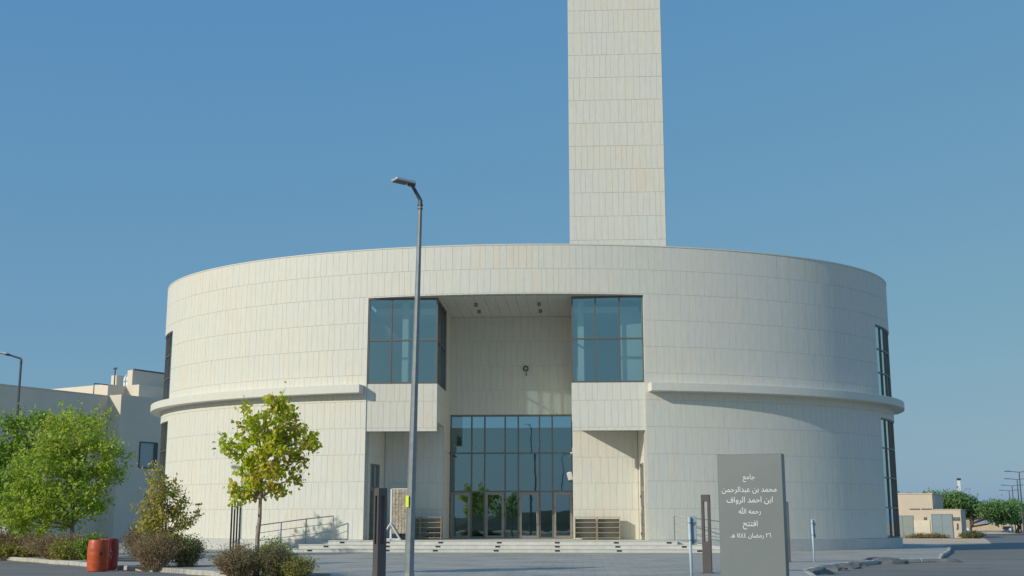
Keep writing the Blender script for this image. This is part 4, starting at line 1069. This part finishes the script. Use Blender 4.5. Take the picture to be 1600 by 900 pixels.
acacia((57.2, 204, zg(204)-.12), 1.5, 52, 'wide acacia crown rising over the middle of the hut roof')
acacia((90.5, 260, zg(260)-.12), 1.45, 53, 'acacia with its crown cut by the right edge, nearest one there')
acacia((101, 280, zg(280)-.12), 1.5, 54, 'acacia behind the parked cars at the right edge')
acacia((49.5, 190, zg(190)-.12), 1.15, 55, 'acacia whose top just shows over the left end of the hut roof')
t = thing('white_tower', 'slim white tower with dark cap rising behind the far acacias', 'tower', (79.8, 262, 0))
b = MB(); b.bevbox(79.55, 80.05, 261.75, 262.25, -1.2, 10.0, .03); b.build('shaft', 'white_paint', t)
b = MB(); b.box(79.45, 80.15, 261.65, 262.35, 10.002, 10.4); b.build('cap', 'dark_steel', t)
# median with dark kerb
b = MB(); b.prism([(46.5, 150.5), (53.5, 151.0), (70, 215), (66, 215)], -.7, -.22); struct('median', b, 'sand')
kerb_run([(46.5, 150.5), (53.5, 151.0)], 1.4, 'kerb_dark', .3, -.45, -.14)
KP = [('first white block from the left', 0), ('second white block from the left', 1), ('third white block from the left', 2), ('fourth white block from the left', 3), ('fourth white block from the right', 4), ('third white block from the right', 5), ('second white block from the right', 6), ('rightmost white block', 7)]
for w, i in KP:
    b = MB(); x, y = 95.1+.36*i, 300+.6*i
    b.bevbox(x-.10, x+.10, y-.2, y+.2, zg(y)-.14, zg(y)+.42, .03); tag(b.build('concrete_block', 'white_paint'), w+' in the row along the far road edge', 'block', 'white blocks along the far road')
def car(label, paint, x, y, z, ang, suv=False, group='cars parked along the far road'):
    t = thing('parked_car', label, 'car', (0, 0, 0), group)
    L, Wd, H = 4.6, 1.8, (1.72 if suv else 1.47); wb = .30
    low = [(-2.28, .32), (-2.30, .62), (-2.22, .88), (-1.2, .95 if not suv else 1.02), (1.3, .98 if not suv else 1.04), (2.20, .92), (2.29, .62), (2.26, .32)]
    def extr(prof, w, inset=0.0):
        b = MB(); n = len(prof); vs = []
        for yy, k in ((-w, 0), (-w+.09, 1), (w-.09, 1), (w, 0)):
            for (px, pz) in prof: vs.append((px*(1 if k else .985), yy if not inset else yy*(1-inset*max(0, pz-.95)), pz if k else pz-.03*(pz > .5)))
        fs = [tuple(range(n-1, -1, -1)), tuple(3*n+i for i in range(n))]
        for r_ in range(3):
            for i in range(n): fs.append((r_*n+i, r_*n+(i+1) % n, (r_+1)*n+(i+1) % n, (r_+1)*n+i))
        return b.mesh(vs, fs)
    body = extr(low, Wd/2).build('body', paint, t); shade_auto(body, 40)
    cab = [(-1.25, .94), (-.55, H-.06), (-.2, H), (1.1, H), (1.5 if not suv else 2.0, H-.09), (2.0 if not suv else 2.2, .95)]
    shade_auto(extr(cab, Wd/2-.06, .22).build('cabin', paint, t), 40)
    win = [(-1.10, 1.0), (-.52, H-.13), (1.0, H-.12), (1.38 if not suv else 1.9, H-.2), (1.72 if not suv else 2.05, 1.0)]
    for s in (-1, 1):
        b = MB(); vs = []
        for off in (0, .012):
            for px, pz in win: vs.append((px, s*((Wd/2-.06)*(1-.22*max(0, pz-.95))+off), pz))
        n = len(win); b.mesh(vs, [tuple(range(n)), tuple(range(n, 2*n))]+[(i, (i+1) % n, n+(i+1) % n, n+i) for i in range(n)]); b.build('side_window', 'black_plastic', t)
    b = MB(); b.poly([(-1.235, -.72, 1.0), (-1.235, .72, 1.0), (-.60, .62, H-.10), (-.60, -.62, H-.10)]); b.build('windscreen', 'black_plastic', t)
    xr = 2.0 if not suv else 2.215; b = MB(); b.poly([(xr-.01, -.68, 1.02), (xr-.01, .68, 1.02), (xr-.40 if not suv else xr-.13, .60, H-.15), (xr-.40 if not suv else xr-.13, -.60, H-.15)]); b.build('rear_window', 'black_plastic', t)
    for px in (-1.4, 1.4):
        for s in (-1, 1):
            c0, c1 = s*(Wd/2-.20), s*(Wd/2+.01)
            w = MB(); w.tube([(px, c0, .33), (px, c0+s*.02, .33), (px, c1-s*.03, .33), (px, c1, .33)], [.30, .33, .33, .30], 18); w = w.build('wheel', 'tyre', t)
            w2 = MB(); w2.tube([(px, c1-s*.02, .33), (px, c1+s*.008, .33)], .20, 12); w2.build('rim', 'lamp_silver', w)
    for s in (-1, 1):
        b = MB(); b.box(-2.30, -2.24, min(s*.5, s*.8), max(s*.5, s*.8), .66, .80); b.build('headlight', 'lamp_silver', t)
        b = MB(); b.box(2.20, 2.285, min(s*.55, s*.82), max(s*.55, s*.82), .66, .85); b.build('tail_light', 'tail_red', t)
    t.location = (x, y, z); t.rotation_euler = (0, 0, ang); return t
car('dark suv on the far road near the right edge', 'car_dark', 118.6, 350, zg(350)+ROAD_Z, R(72), True)
car('white car parked behind the dark suv near the right edge', 'car_white', 136.7, 400, zg(400)+ROAD_Z, R(60), True)
car('white car half hidden behind the right end of the utility hut', 'car_white', 42.8, 146, zg(146)+ROAD_Z, R(172))
car('white car at the left edge, only its end in view', 'car_white', -26.2, 50.6, 0.0, R(8), group='cars at the left kerb')

# sparse dry weeds in front of the hut
twiggy('dry_weeds', 'dry weeds at the foot of the utility hut wall', (30.3, 109.6, -.14), 2.4, .5, .34, 70, 'leaf_scrub', 'dry_twig', 4, .12, .7, 61)
twiggy('dry_weeds', 'olive weeds around the right corner of the utility hut', (33.9, 108.6, -.14), 1.2, .6, .6, 90, 'leaf_scrub', 'dry_twig', 6, .12, .25, 62)

# ------------------------------------------------------------------ what stands behind the camera and shows in the glass
q = random.Random(77); b = MB(); nx_ = 60
rowz = lambda i, k: (0 if k in (0, 3) else 2.3+1.0*math.sin(i*.7)+.6*math.sin(i*1.9+1)+q.uniform(-.3, .3))
vs = [(-150+5*i, -70-14*k, -.15+rowz(i, k)) for i in range(nx_+1) for k in range(4)]
fs = [(4*i+k, 4*i+k+1, 4*i+k+5, 4*i+k+4) for i in range(nx_) for k in range(3)]
b.mesh(vs, fs); struct('hills', b, 'scrub')
plant('street_tree', 'leafy street tree across the road seen mirrored in the entrance glass', 'tree', (-7.6, 6.0, ROAD_Z),
    [(-7.6, 6, 2.9, .9, .9, .7, 2, .45), (-8.2, 6, 2.3, .7, .7, .6, 1.4, .45), (-7.0, 6, 2.2, .7, .7, .6, 1.4, .5), (-7.7, 6, 3.6, .5, .5, .5, 1, .5)], 120, 16, .12, .14, 'leaf_green', trunk_r=.07, trunk_top=(-7.6, 6, 3.2), seed=71)
